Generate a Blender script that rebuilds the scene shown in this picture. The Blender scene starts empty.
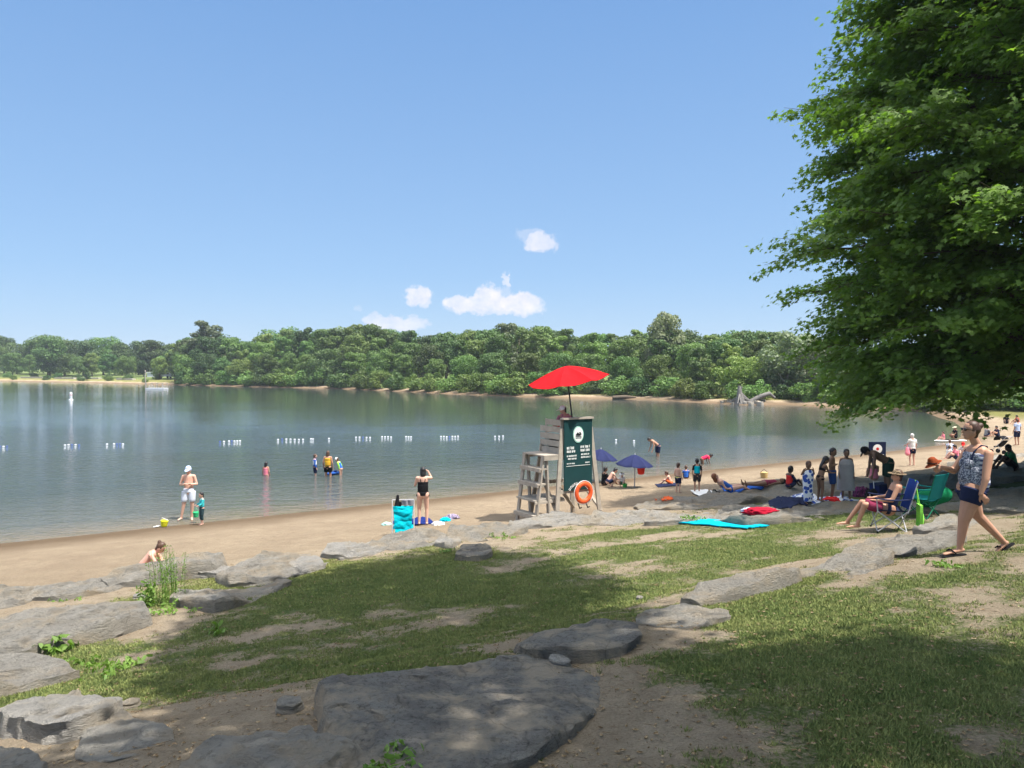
import bpy, bmesh, math, random
import numpy as np
from mathutils import Vector, Matrix
from mathutils.bvhtree import BVHTree
random.seed(7); rng = np.random.default_rng(11)
S = bpy.context.scene
COL = S.collection
PI = math.pi
F = 760.0; CX = 512.0; CY = 384.0; CZ = 5.0; PITCH = math.atan(16/760.0)

# ------------------------------------------------------------------ camera
cd = bpy.data.cameras.new('camera'); cam = bpy.data.objects.new('camera', cd); COL.objects.link(cam)
cam.location = (0, 0, CZ); cam.rotation_euler = (PI/2 - PITCH, 0, 0)
cd.sensor_width = 36; cd.lens = F/1024*36; cd.clip_end = 5000; cd.clip_start = 0.05
S.camera = cam

def ray(px, py):
    x = (px-CX)/F; u = (CY-py)/F
    c, s = math.cos(PITCH), math.sin(PITCH)
    return x, c + u*s, u*c - s
def at(px, py, z):
    """where the line of sight of a picture point meets a level plane"""
    x, y, w = ray(px, py); k = (z-CZ)/w
    return np.array([x*k, y*k, z])
def atd(px, py, Y):
    x, y, w = ray(px, py); k = Y/y
    return np.array([x*k, Y, CZ + w*k])
def proj(P):
    P = np.asarray(P, float); d = P - np.array([0, 0, CZ])
    c, s = math.cos(PITCH), math.sin(PITCH)
    f = d[..., 1]*c - d[..., 2]*s; u = d[..., 1]*s + d[..., 2]*c
    f = np.where(np.abs(f) < 1e-6, 1e-6, f)
    return CX + F*d[..., 0]/f, CY - F*u/f, f

# ------------------------------------------------------------------ noise
_perm = rng.random((256, 256))
def vnoise(x, y):
    xi = np.floor(x).astype(int); yi = np.floor(y).astype(int)
    fx = x-xi; fy = y-yi; fx = fx*fx*(3-2*fx); fy = fy*fy*(3-2*fy)
    a = _perm[xi & 255, yi & 255]; b = _perm[(xi+1) & 255, yi & 255]
    c = _perm[xi & 255, (yi+1) & 255]; d = _perm[(xi+1) & 255, (yi+1) & 255]
    return (a*(1-fx)+b*fx)*(1-fy) + (c*(1-fx)+d*fx)*fy
def fbm(x, y, o=4):
    r = 0; a = .5; t = 0
    for i in range(o):
        r = r + a*vnoise(x*(2**i)+17.3*i, y*(2**i)+5.1*i); t += a; a *= .5
    return r/t - .5
def fbm3(x, y, z, o=4):
    return (fbm(x+z*.7, y+3.1*z, o) + fbm(y*1.1+31, z*1.3+x*.3+7, o) + fbm(z*1.2+x+53, x-.6*y+11, o))/1.8
def sst(a, b, x):
    t = np.clip((x-a)/(b-a), 0, 1); return t*t*(3-2*t)

# ------------------------------------------------------------------ terrain
NX, NY = -0.541, 0.841         # towards the water, square to the near shore
def st(x, y): return NX*x + NY*y, NY*x - NX*y
def fromst(s, t): return NX*s + NY*t, NY*s - NX*t
far_px = [(940,418),(925,412),(895,409),(870,407.5),(830,408),(790,405),(740,405),(690,402),(640,399.5),(570,398.5),(512,396.5),(450,394),(400,391.5),(330,388.5),(256,387),(160,384.5),(80,382.5),(0,381),(-150,380),(-400,379)]
lake = [fromst(26, -400), fromst(26, 44)] + [tuple(at(950, 444, 0)[:2]), tuple(at(960, 437, 0)[:2]), tuple(at(963, 429, 0)[:2]), tuple(at(955, 422, 0)[:2])] + [tuple(at(a, b, 0)[:2]) for a, b in far_px] + [(-700, 250), (-700, -100)]
lake = np.array(lake)
def lakedist(x, y):
    """signed distance to the shoreline, positive on land"""
    best = np.full(x.shape, 1e9); inside = np.zeros(x.shape, bool)
    n = len(lake)
    for i in range(n):
        x0, y0 = lake[i]; x1, y1 = lake[(i+1) % n]
        dx, dy = x1-x0, y1-y0
        t = np.clip(((x-x0)*dx+(y-y0)*dy)/(dx*dx+dy*dy), 0, 1)
        best = np.minimum(best, np.hypot(x-x0-t*dx, y-y0-t*dy))
        c = ((y0 > y) != (y1 > y)) & (x < (x1-x0)*(y-y0)/(y1-y0+1e-12)+x0)
        inside ^= c
    return np.where(inside, -best, best)
PN = np.array([(-60,-2.6),(-25,-2),(-8,-.7),(0,0),(2,.13),(6,.45),(9,.78),(9.7,.95),(10.5,1.2),(13,1.42),(16,1.72),(18.6,2.02),(19.6,2.36),(21,2.68),(23,2.95),(26,3.3),(31,3.6),(60,4.2),(200,6),(900,9)])
PF = np.array([(-60,-2.6),(-8,-.9),(0,0),(1.5,.3),(5,.7),(25,1.5),(60,2.4),(140,3.2),(900,6)])
def hz(x, y):
    x = np.asarray(x, float); y = np.asarray(y, float)
    d = lakedist(x, y)
    dn = d + .5*fbm(x*.35+9, y*.35+4, 3)*sst(1, 5, d)
    w = sst(52, 78, y)
    z = np.interp(dn, PN[:,0], PN[:,1])*(1-w) + np.interp(d, PF[:,0], PF[:,1])*w
    z = z + .07*fbm(x*.8, y*.8, 4)*sst(-1, 4, d) + .025*fbm(x*4+3, y*4+8, 3)*sst(0, 2, d)*(1-w)
    return z
def h1(x, y): return float(hz(np.array([x]), np.array([y]))[0])
_ks = np.concatenate([np.linspace(2, 30, 500), np.linspace(30, 420, 1200)])
def gnd(px, py):
    x, y, w = ray(px, py); k = _ks/y
    g = hz(x*k, y*k); r = CZ + w*k
    i = np.argmax(r < g)
    return np.array([x*k[i], y*k[i], g[i]])

# ------------------------------------------------------------------ object helpers
def tag(o, label=None, cat=None, group=None, kind=None):
    if label:
        o['label'] = label
    if cat: o['category'] = cat
    if group: o['group'] = group
    if kind: o['kind'] = kind
    return o
def link(name, me, mats=None, parent=None, smooth=True):
    o = bpy.data.objects.new(name, me); COL.objects.link(o)
    if mats is not None:
        for m in (mats if isinstance(mats, (list, tuple)) else [mats]): me.materials.append(m)
    if smooth: me.polygons.foreach_set('use_smooth', [True]*len(me.polygons))
    if parent is not None: o.parent = parent
    return o
def empty(name, loc, rz=0, scale=1):
    o = bpy.data.objects.new(name, None); COL.objects.link(o); o.empty_display_size = .1
    o.location = loc; o.rotation_euler = (0, 0, rz); o.scale = (scale,)*3
    return o
def fastmesh(name, verts, faces):
    """faces: (n,k) array of vertex indices"""
    me = bpy.data.meshes.new(name); verts = np.asarray(verts, np.float32); faces = np.asarray(faces, np.int32)
    n, k = faces.shape
    me.vertices.add(len(verts)); me.vertices.foreach_set('co', verts.ravel())
    me.loops.add(n*k); me.loops.foreach_set('vertex_index', faces.ravel())
    me.polygons.add(n); me.polygons.foreach_set('loop_start', np.arange(n, dtype=np.int32)*k)
    me.polygons.foreach_set('loop_total', np.full(n, k, np.int32))
    me.update(calc_edges=True); me.validate()
    return me
def unit(v):
    v = np.asarray(v, float); n = np.linalg.norm(v); return v/n if n > 1e-9 else np.array([0., 0., 1.])
class MB:
    def __init__(s): s.v = []; s.f = []; s.m = []
    def add(s, vs, fs, mi=0):
        b = len(s.v); s.v += [tuple(map(float, p)) for p in vs]; s.f += [tuple(b+i for i in f) for f in fs]; s.m += [mi]*len(fs)
    def loft(s, p0, p1, r0, r1, flat=1.0, side=None, cap=1.0, n=12, mi=0, flat1=None):
        p0 = np.asarray(p0, float); p1 = np.asarray(p1, float); d = unit(p1-p0)
        if side is None: side = np.cross(d, [0, 0, 1]) if abs(d[2]) < .9 else np.cross(d, [0, 1, 0])
        side = np.asarray(side, float); side = unit(side - d*np.dot(side, d)); dep = np.cross(d, side)
        if flat1 is None: flat1 = flat
        rings = []
        for a in (80, 55, 28): rings.append((p0 - d*r0*cap*math.sin(math.radians(a)), r0*math.cos(math.radians(a)), flat))
        for t in (0, .25, .5, .75, 1): rings.append((p0+(p1-p0)*t, r0+(r1-r0)*t, flat+(flat1-flat)*t))
        for a in (28, 55, 80): rings.append((p1 + d*r1*cap*math.sin(math.radians(a)), r1*math.cos(math.radians(a)), flat1))
        vs = []
        for c, r, fl in rings:
            for i in range(n):
                a = 2*PI*i/n; vs.append(c + r*(math.cos(a)*side + fl*math.sin(a)*dep))
        fs = []; R = len(rings)
        for k in range(R-1):
            for i in range(n):
                fs.append((k*n+i, k*n+(i+1) % n, (k+1)*n+(i+1) % n, (k+1)*n+i))
        fs.append(tuple(range(n-1, -1, -1))); fs.append(tuple((R-1)*n+i for i in range(n)))
        s.add(vs, fs, mi)
    def tube(s, pts, r, n=8, mi=0):
        pts = [np.asarray(p, float) for p in pts]; rs = r if isinstance(r, (list, tuple, np.ndarray)) else [r]*len(pts)
        vs = []; prev = None
        for i, p in enumerate(pts):
            d = unit(pts[min(i+1, len(pts)-1)] - pts[max(i-1, 0)])
            if prev is None: a = np.cross(d, [0, 0, 1]) if abs(d[2]) < .9 else np.cross(d, [1, 0, 0])
            else: a = prev - d*np.dot(prev, d)
            a = unit(a); prev = a; b = np.cross(d, a)
            for k in range(n):
                t = 2*PI*k/n; vs.append(p + rs[i]*(math.cos(t)*a + math.sin(t)*b))
        fs = []
        for k in range(len(pts)-1):
            for i in range(n): fs.append((k*n+i, k*n+(i+1) % n, (k+1)*n+(i+1) % n, (k+1)*n+i))
        fs.append(tuple(range(n-1, -1, -1))); fs.append(tuple((len(pts)-1)*n+i for i in range(n)))
        s.add(vs, fs, mi)
    def box(s, c, size, ax=None, mi=0):
        """ax: three unit axes"""
        c = np.asarray(c, float); h = np.asarray(size, float)/2
        ax = np.eye(3) if ax is None else np.asarray(ax, float)
        vs = [c + sx*h[0]*ax[0] + sy*h[1]*ax[1] + sz*h[2]*ax[2] for sx in (-1, 1) for sy in (-1, 1) for sz in (-1, 1)]
        s.add(vs, [(0,1,3,2),(4,6,7,5),(0,4,5,1),(2,3,7,6),(0,2,6,4),(1,5,7,3)], mi)
    def beam(s, p0, p1, w, t, up=(0, 0, 1), mi=0):
        p0 = np.asarray(p0, float); p1 = np.asarray(p1, float); d = unit(p1-p0)
        a = np.cross(d, up); a = unit(a) if np.linalg.norm(a) > 1e-3 else np.array([1., 0, 0]); b = np.cross(a, d)
        s.box((p0+p1)/2, (np.linalg.norm(p1-p0), w, t), [d, a, b], mi)
    def sheet(s, fn, nu, nv, th=.01, mi=0, closed=False):
        """fn(u,v)->point; a sheet of real thickness"""
        P = np.array([[fn(i/(nu-1), j/(nv-1)) for j in range(nv)] for i in range(nu)], float)
        du = np.gradient(P, axis=0); dv = np.gradient(P, axis=1)
        N = np.cross(du, dv); N /= (np.linalg.norm(N, axis=2, keepdims=True)+1e-9)
        A = (P + N*th/2).reshape(-1, 3); B = (P - N*th/2).reshape(-1, 3); m = nu*nv
        fs = []
        idx = lambda i, j: i*nv+j
        for i in range(nu-1):
            for j in range(nv-1):
                fs.append((idx(i,j), idx(i+1,j), idx(i+1,j+1), idx(i,j+1)))
                fs.append((m+idx(i,j), m+idx(i,j+1), m+idx(i+1,j+1), m+idx(i+1,j)))
        for i in range(nu-1):
            fs.append((idx(i,0), m+idx(i,0), m+idx(i+1,0), idx(i+1,0))); fs.append((idx(i,nv-1), idx(i+1,nv-1), m+idx(i+1,nv-1), m+idx(i,nv-1)))
        for j in range(nv-1):
            fs.append((idx(0,j), idx(0,j+1), m+idx(0,j+1), m+idx(0,j))); fs.append((idx(nu-1,j), m+idx(nu-1,j), m+idx(nu-1,j+1), idx(nu-1,j+1)))
        s.add(np.vstack([A, B]), fs, mi)
    def build(s, name, mats, parent=None, smooth=True):
        me = bpy.data.meshes.new(name); me.from_pydata(s.v, [], s.f)
        o = link(name, me, mats, parent, smooth)
        me.polygons.foreach_set('material_index', s.m); me.update()
        if smooth:
            try: me.set_sharp_from_angle(angle=math.radians(50))
            except Exception: pass
        return o
    def build_remeshed(s, name, mats, voxel, parent=None, it=2):
        me = bpy.data.meshes.new(name+'_raw'); me.from_pydata(s.v, [], s.f)
        o = bpy.data.objects.new(name+'_raw', me); COL.objects.link(o)
        m = o.modifiers.new('r', 'REMESH'); m.mode = 'VOXEL'; m.voxel_size = voxel
        if it: k = o.modifiers.new('s', 'SMOOTH'); k.factor = .5; k.iterations = it
        dg = bpy.context.evaluated_depsgraph_get()
        nm = bpy.data.meshes.new_from_object(o.evaluated_get(dg)); nm.name = name
        bpy.data.objects.remove(o); bpy.data.meshes.remove(me)
        nm.materials.clear()
        return link(name, nm, mats, parent)

# ------------------------------------------------------------------ materials
class NT:
    def __init__(s, name):
        s.m = bpy.data.materials.new(name); s.m.use_nodes = True; s.t = s.m.node_tree; s.n = s.t.nodes; s.l = s.t.links
        s.b = s.n['Principled BSDF']; s.co = s.n.new('ShaderNodeTexCoord'); s.out = s.n['Material Output']
        s.geo = s.n.new('ShaderNodeNewGeometry')
    def noise(s, scale, det=4, rough=.6, vec=None, dist=0):
        n = s.n.new('ShaderNodeTexNoise'); n.inputs['Scale'].default_value = scale; n.inputs['Detail'].default_value = det
        n.inputs['Roughness'].default_value = rough; n.inputs['Distortion'].default_value = dist
        s.l.new(vec if vec is not None else s.geo.outputs['Position'], n.inputs['Vector']); return n.outputs[0]
    def ramp(s, fac, stops):
        r = s.n.new('ShaderNodeValToRGB'); e = r.color_ramp.elements
        while len(e) < len(stops): e.new(.5)
        for i, (p, c) in enumerate(stops):
            e[i].position = p; e[i].color = (c, c, c, 1) if isinstance(c, (int, float)) else (*c, 1)
        s.l.new(fac, r.inputs[0]); return r.outputs[0]
    def mix(s, fac, a, b, mode='MIX'):
        m = s.n.new('ShaderNodeMix'); m.data_type = 'RGBA'; m.blend_type = mode
        for i, v in ((0, fac), (6, a), (7, b)):
            if hasattr(v, 'node'): s.l.new(v, m.inputs[i])
            elif i == 0: m.inputs[0].default_value = v
            else: m.inputs[i].default_value = (*v, 1)
        return m.outputs[2]
    def math(s, op, a, b=0, clamp=False):
        m = s.n.new('ShaderNodeMath'); m.operation = op; m.use_clamp = clamp
        for i, v in ((0, a), (1, b)):
            if hasattr(v, 'node'): s.l.new(v, m.inputs[i])
            else: m.inputs[i].default_value = v
        return m.outputs[0]
    def bump(s, h, strength, dist=.02, normal=None):
        b = s.n.new('ShaderNodeBump'); b.inputs['Strength'].default_value = strength; b.inputs['Distance'].default_value = dist
        s.l.new(h, b.inputs['Height'])
        if normal is not None: s.l.new(normal, b.inputs['Normal'])
        s.l.new(b.outputs[0], s.b.inputs['Normal']); return b.outputs[0]
    def base(s, c, rough=.8, spec=.3):
        if hasattr(c, 'node'): s.l.new(c, s.b.inputs['Base Color'])
        else: s.b.inputs['Base Color'].default_value = (*c, 1)
        s.b.inputs['Roughness'].default_value = rough; s.b.inputs['Specular IOR Level'].default_value = spec
        return s.m
_mc = {}
def simple(name, c, rough=.8, var=.15, scale=8, spec=.3, bump=.15, bs=40):
    if name in _mc: return _mc[name]
    t = NT(name); a = tuple(x*(1-var) for x in c); b = tuple(min(1, x*(1+var)) for x in c)
    col = t.ramp(t.noise(scale, vec=t.co.outputs['Object']), [(.3, a), (.7, b)])
    m = t.base(col, rough, spec)
    if bump: t.bump(t.noise(bs, vec=t.co.outputs['Object']), bump, .01)
    _mc[name] = m; return m
def cloth(name, c, fold=1.0):
    if name in _mc: return _mc[name]
    t = NT(name); v = t.co.outputs['Object']
    col = t.ramp(t.noise(5, vec=v), [(.3, tuple(x*.88 for x in c)), (.7, tuple(min(1, x*1.1) for x in c))])
    t.base(col, .9, .1); t.bump(t.noise(14, 3, vec=v, dist=1.5), .5*fold, .02); _mc[name] = t.m; return t.m
def stripes(name, c1, c2, scale, axis=2, wob=0):
    t = NT(name); v = t.co.outputs['Object']; w = t.n.new('ShaderNodeTexWave'); w.bands_direction = 'XYZ'[axis]
    w.inputs['Scale'].default_value = scale; w.inputs['Distortion'].default_value = wob; t.l.new(v, w.inputs['Vector'])
    t.base(t.ramp(w.outputs[1], [(.45, c1), (.55, c2)]), .9, .1); return t.m
def spots(name, c1, c2, scale, th=.35):
    t = NT(name); v = t.co.outputs['Object']; w = t.n.new('ShaderNodeTexVoronoi'); w.inputs['Scale'].default_value = scale
    t.l.new(v, w.inputs['Vector']); t.base(t.ramp(w.outputs[0], [(th, c1), (th+.05, c2)]), .9, .1); return t.m
# ------------------------------------------------------------------ sun and sky
SUN = np.array([.86, -.40, 0.]); SUN /= np.linalg.norm(SUN); EL = math.radians(66)
TOSUN = np.array([SUN[0]*math.cos(EL), SUN[1]*math.cos(EL), math.sin(EL)])
sl = bpy.data.lights.new('sun', 'SUN'); sl.energy = 4.2; sl.angle = math.radians(.5); sl.color = (1, .95, .87)
so = bpy.data.objects.new('sun', sl); COL.objects.link(so)
so.rotation_euler = Vector(tuple(-TOSUN)).to_track_quat('-Z', 'Y').to_euler(); so.location = (10, -10, 40)
W = bpy.data.worlds.new('World'); S.world = W; W.use_nodes = True
wt = W.node_tree; bg = wt.nodes['Background']; bg.inputs['Strength'].default_value = .105
sky = wt.nodes.new('ShaderNodeTexSky'); sky.sky_type = 'NISHITA'; sky.sun_disc = False
sky.sun_elevation = EL; sky.sun_rotation = math.atan2(SUN[0], SUN[1]); sky.air_density = 1.0; sky.dust_density = .35; sky.ozone_density = 3.5; sky.altitude = 100
def wn(kind, **kw):
    n = wt.nodes.new(kind)
    for k, v in kw.items(): setattr(n, k, v)
    return n
def wm(op, a, b=0., c=None, clamp=False):
    m = wn('ShaderNodeMath', operation=op, use_clamp=clamp)
    for i, v in enumerate((a, b, c)):
        if v is None: continue
        if hasattr(v, 'node'): wt.links.new(v, m.inputs[i])
        else: m.inputs[i].default_value = v
    return m.outputs[0]
tc = wn('ShaderNodeTexCoord'); sp = wn('ShaderNodeSeparateXYZ'); wt.links.new(tc.outputs['Generated'], sp.inputs[0])
yy = wm('MAXIMUM', sp.outputs[1], .05); U = wm('DIVIDE', sp.outputs[0], yy); V = wm('DIVIDE', sp.outputs[2], yy)
cb = wn('ShaderNodeCombineXYZ'); wt.links.new(U, cb.inputs[0]); wt.links.new(V, cb.inputs[1])
def wnoise(sc, off):
    mp = wn('ShaderNodeVectorMath', operation='ADD'); mp.inputs[1].default_value = (off, off*.7, 0); wt.links.new(cb.outputs[0], mp.inputs[0])
    n = wn('ShaderNodeTexNoise'); n.inputs['Scale'].default_value = sc; n.inputs['Detail'].default_value = 6; n.inputs['Roughness'].default_value = .62
    wt.links.new(mp.outputs[0], n.inputs['Vector']); return n.outputs[0]
n1 = wm('MULTIPLY', wm('SUBTRACT', wnoise(55, 0), .5), .036); n2 = wm('MULTIPLY', wm('SUBTRACT', wnoise(55, 3.3), .5), .026)
U2 = wm('ADD', U, n1); V2 = wm('ADD', V, n2)
acc = None
for px, py, rx, ry, k in [(541,243,17,11,.8),(528,235,11,8,.3),(417,297,14,11,.95),(424,302,9,6,.6),(398,324,30,9,.75),(375,321,9,8,.6),(478,304,34,10,.95),(489,297,15,12,1),(520,304,25,12,1),(458,303,16,7,.9),(507,280,4.5,8,.7),(505,290,3,7,.3),(500,309,44,6,.7),(357,308,6,3,.2)]:
    a = wm('MULTIPLY', wm('SUBTRACT', U2, (px-512)/F), F/rx); b = wm('MULTIPLY', wm('SUBTRACT', V2, (368-py)/F), F/ry)
    q = wm('ADD', wm('MULTIPLY', a, a), wm('MULTIPLY', b, b))
    g = wm('MULTIPLY', wm('MULTIPLY', wm('SUBTRACT', 1.2, q), 1.7, clamp=True), k)
    acc = g if acc is None else wm('MAXIMUM', acc, g)
acc = wm('MULTIPLY', acc, wm('GREATER_THAN', sp.outputs[1], .1))
dn = wnoise(45, 9); acc = wm('MULTIPLY', acc, wm('MULTIPLY_ADD', dn, 1.2, .3, clamp=True))
mx = wn('ShaderNodeMix', data_type='RGBA'); wt.links.new(acc, mx.inputs[0]); wt.links.new(sky.outputs[0], mx.inputs[6])
cr = wn('ShaderNodeValToRGB'); cr.color_ramp.elements[0].color = (3.6, 3.8, 4.5, 1); cr.color_ramp.elements[1].color = (4.9, 4.7, 4.9, 1)
cr.color_ramp.elements[0].position = .3; cr.color_ramp.elements[1].position = .7
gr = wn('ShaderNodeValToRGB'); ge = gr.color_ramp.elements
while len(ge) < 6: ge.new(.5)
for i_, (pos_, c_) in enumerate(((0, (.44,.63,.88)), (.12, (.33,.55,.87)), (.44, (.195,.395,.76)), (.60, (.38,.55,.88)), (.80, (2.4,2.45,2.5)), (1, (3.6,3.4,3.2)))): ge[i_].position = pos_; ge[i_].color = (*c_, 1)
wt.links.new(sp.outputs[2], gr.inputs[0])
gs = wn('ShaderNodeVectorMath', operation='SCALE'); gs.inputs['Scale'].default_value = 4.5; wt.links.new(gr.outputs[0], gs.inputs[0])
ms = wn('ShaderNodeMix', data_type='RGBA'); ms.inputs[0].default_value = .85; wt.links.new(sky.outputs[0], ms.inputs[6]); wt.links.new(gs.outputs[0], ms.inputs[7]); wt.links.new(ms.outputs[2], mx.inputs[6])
wt.links.new(wnoise(60, 5.5), cr.inputs[0]); wt.links.new(cr.outputs[0], mx.inputs[7])
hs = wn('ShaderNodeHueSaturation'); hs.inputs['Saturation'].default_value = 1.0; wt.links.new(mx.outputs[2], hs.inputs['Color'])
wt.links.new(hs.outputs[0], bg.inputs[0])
S.view_settings.view_transform = 'Standard'; S.view_settings.look = 'None'; S.view_settings.exposure = 1.08; S.view_settings.gamma = 1
S.render.engine = 'CYCLES'; S.cycles.max_bounces = 6; S.cycles.transparent_max_bounces = 6

# ------------------------------------------------------------------ terrain mesh
n = 720
k = 6.05; u = np.linspace(-1, 1, n)
gx = 2 + 700*np.sinh(k*u)/math.sinh(k); gy = 8 + 900*np.sinh(k*u)/math.sinh(k); gy = gy[gy > -80]
X, Y = np.meshgrid(gx, gy, indexing='ij'); xs = X.ravel(); ys = Y.ravel(); zs = hz(xs, ys)
ii, jj = np.meshgrid(np.arange(len(gx)-1), np.arange(len(gy)-1), indexing='ij'); ii = ii.ravel(); jj = jj.ravel(); m_ = len(gy)
faces = np.stack([ii*m_+jj, (ii+1)*m_+jj, (ii+1)*m_+jj+1, ii*m_+jj+1], 1)
def inpoly(x, y, P):
    inside = np.zeros(x.shape, bool); n = len(P)
    for i in range(n):
        x0, y0 = P[i]; x1, y1 = P[(i+1) % n]
        inside ^= ((y0 > y) != (y1 > y)) & (x < (x1-x0)*(y-y0)/(y1-y0+1e-12)+x0)
    return inside
BARE = [(gnd(a, b)[:2], r, w) for a, b, r, w in [(600,690,1.0,.75),(570,740,.7,.6),(420,618,1.3,.3),(330,565,.8,.2),(300,690,.9,.35),(220,650,.9,.35),(640,635,.7,.9),(670,600,.7,.5),(500,570,.9,.35),(700,535,1.2,.4),(620,565,1.1,.3),(980,600,.9,.3),(960,640,.8,.3),(860,590,.8,.3),(940,535,1.5,.9),(880,565,1.1,.7),(985,520,1.6,.8),(1000,560,1.2,.5),(130,630,.9,.6),(40,605,1.6,.9),(180,610,.8,.5),(120,720,1.0,.95),(200,735,.8,.8),(60,760,1,.9),(800,740,.5,.25),(980,740,.6,.3),(700,750,.6,.3),(480,545,.8,.4),(560,535,1.5,.45),(640,525,1.6,.4),(780,515,1.4,.6),(850,535,1.2,.4)]]
def grassmask(x, y, d=None):
    if d is None: d = lakedist(x, y)
    w = sst(52, 78, y)
    near = sst(10.9, 12.6, d + 1.4*fbm(x*.9, y*.9, 3))
    g = .93 + .95*fbm(x*.75+3, y*.75+40, 4)
    s_, t_ = st(x, y)
    g = g + .9*fbm(s_*1.6, t_*.5+9, 3) + .5*fbm(x*3.3, y*3.3, 3)
    for (c, r, wt_) in BARE:
        q = ((x-c[0])**2+(y-c[1])**2)/(r*r); g = g - wt_*np.exp(-q)
    g = g - .35*np.exp(-((d-19.3)/.7)**2) - .3*np.exp(-((d-12)/.8)**2)
    farm = sst(1.6, 4.5, d + 1.5*fbm(x*.1, y*.1, 3))*.9
    return np.clip(g*near, 0, 1)*(1-w) + farm*w
dd = lakedist(xs, ys); gm = grassmask(xs, ys, dd)
me = fastmesh('ground', np.stack([xs, ys, zs], 1), faces)
for nm, arr in (('grass', gm), ('shore', dd)):
    a = me.attributes.new(nm, 'FLOAT', 'POINT'); a.data.foreach_set('value', arr.astype(np.float32))
t = NT('ground_sand_and_turf')
def attr(t, nm):
    a = t.n.new('ShaderNodeAttribute'); a.attribute_name = nm; return a.outputs['Fac']
ga = attr(t, 'grass'); da = attr(t, 'shore')
gsum = t.math('ADD', ga, t.math('MULTIPLY', t.math('SUBTRACT', t.noise(6, 5, .7), .5), .75))
gsum = t.math('ADD', gsum, t.math('MULTIPLY', t.math('SUBTRACT', t.noise(30, 5, .75), .5), 1.0))
gf = t.ramp(gsum, [(.36, 0), (.62, 1)])
sand = t.mix(t.ramp(t.noise(1.1, 5), [(.35, 0), (.7, 1)]), (.40, .31, .215), (.50, .395, .275))
sand = t.mix(t.ramp(t.noise(30, 5, .75), [(.35, .0), (.75, .6)]), sand, (.19, .14, .095))
earth = t.mix(t.ramp(t.noise(3, 6, .7), [(.35, 0), (.65, 1)]), (.41, .325, .23), (.55, .45, .33))
earth = t.mix(t.ramp(t.noise(55, 5, .75), [(.47, .0), (.72, .6)]), earth, (.14, .105, .06))
land = t.mix(t.ramp(t.math('DIVIDE', da, 14), [(.68, 0), (.78, 1)]), sand, earth)
wet = t.ramp(t.math('ADD', t.math('DIVIDE', da, 4), t.math('MULTIPLY', t.math('SUBTRACT', t.noise(.6, 3), .5), .3)), [(.15, 1), (.62, 0)])
land = t.mix(wet, land, (.19, .135, .085))
grs = t.mix(t.ramp(t.noise(2.2, 5, .7), [(.35, 0), (.65, 1)]), (.12, .175, .052), (.215, .25, .088))
grs = t.mix(t.ramp(t.noise(70, 4, .8), [(.4, 0), (.7, .8)]), grs, (.045, .075, .018))
dry = t.ramp(t.math('ADD', t.math('DIVIDE', da, 30), t.math('MULTIPLY', t.noise(1.4, 3), .08)), [(.42, 1), (.52, 0)])
grs = t.mix(t.math('MULTIPLY', dry, .6), grs, (.24, .20, .07))
col = t.mix(gf, land, grs)
t.base(col, .95, .1)
vf = t.n.new('ShaderNodeTexVoronoi'); vf.inputs['Scale'].default_value = 2.6; vf.feature = 'SMOOTH_F1'; t.l.new(t.geo.outputs['Position'], vf.inputs['Vector'])
foot = t.math('MULTIPLY', t.ramp(vf.outputs[0], [(.12, 0), (.42, 1)]), t.ramp(t.math('DIVIDE', da, 14), [(.10, 0), (.2, .55), (.75, .5), (.85, 0)]))
hh = t.math('ADD', t.math('MULTIPLY', t.noise(7, 8, .8), 1.0), t.math('MULTIPLY', t.noise(40, 4, .8), .5)); hh = t.math('ADD', hh, foot); hh = t.math('MULTIPLY', hh, 1.6)
t.bump(hh, 1.0, .09)
link('ground', me, t.m); tag(bpy.data.objects['ground'], kind='structure')

# short turf blades (stuff)
N = 1500000
ang = rng.uniform(-.66, .66, N); dist = 3.2*np.exp(rng.random(N)*math.log(20/3.2))
bx = np.tan(ang)*dist; by = dist
g = grassmask(bx, by); g = g + .75*(fbm(bx*6, by*6, 3))+.5*fbm(bx*25, by*25, 2)
keep = (g > .50) & (rng.random(N) < .12+.55*np.clip((dist/9), 0, 1)) ; bx = bx[keep]; by = by[keep]; bz = hz(bx, by)
nb = len(bx); hgt = rng.uniform(.008, .024, nb)*(1+.02*by); wd = rng.uniform(.002, .0035, nb)*(1+.10*by); az = rng.uniform(0, 2*PI, nb); ln = rng.uniform(.2, 1.1, nb)
l2 = rng.uniform(0, 2*PI, nb)
V = np.zeros((nb, 3, 3))
V[:, 0] = np.stack([bx-np.cos(az)*wd, by-np.sin(az)*wd, bz-.004], 1); V[:, 1] = np.stack([bx+np.cos(az)*wd, by+np.sin(az)*wd, bz-.004], 1)
V[:, 2] = np.stack([bx+np.cos(l2)*ln*hgt, by+np.sin(l2)*ln*hgt, bz+hgt], 1)
gme = fastmesh('grass', V.reshape(-1, 3), np.arange(nb*3).reshape(-1, 3))
t = NT('turf_blades'); c = t.mix(t.ramp(t.noise(2.2, 5, .7), [(.35, 0), (.65, 1)]), (.12, .20, .05), (.235, .29, .095))
c = t.mix(t.ramp(t.noise(90, 2), [(.35, 0), (.7, .7)]), c, (.30, .25, .10)); t.base(c, .7, .2)
o = link('grass', gme, t.m, smooth=False); tag(o, 'thin trampled turf growing in patches on the sandy bank', 'grass', kind='stuff')

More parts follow.
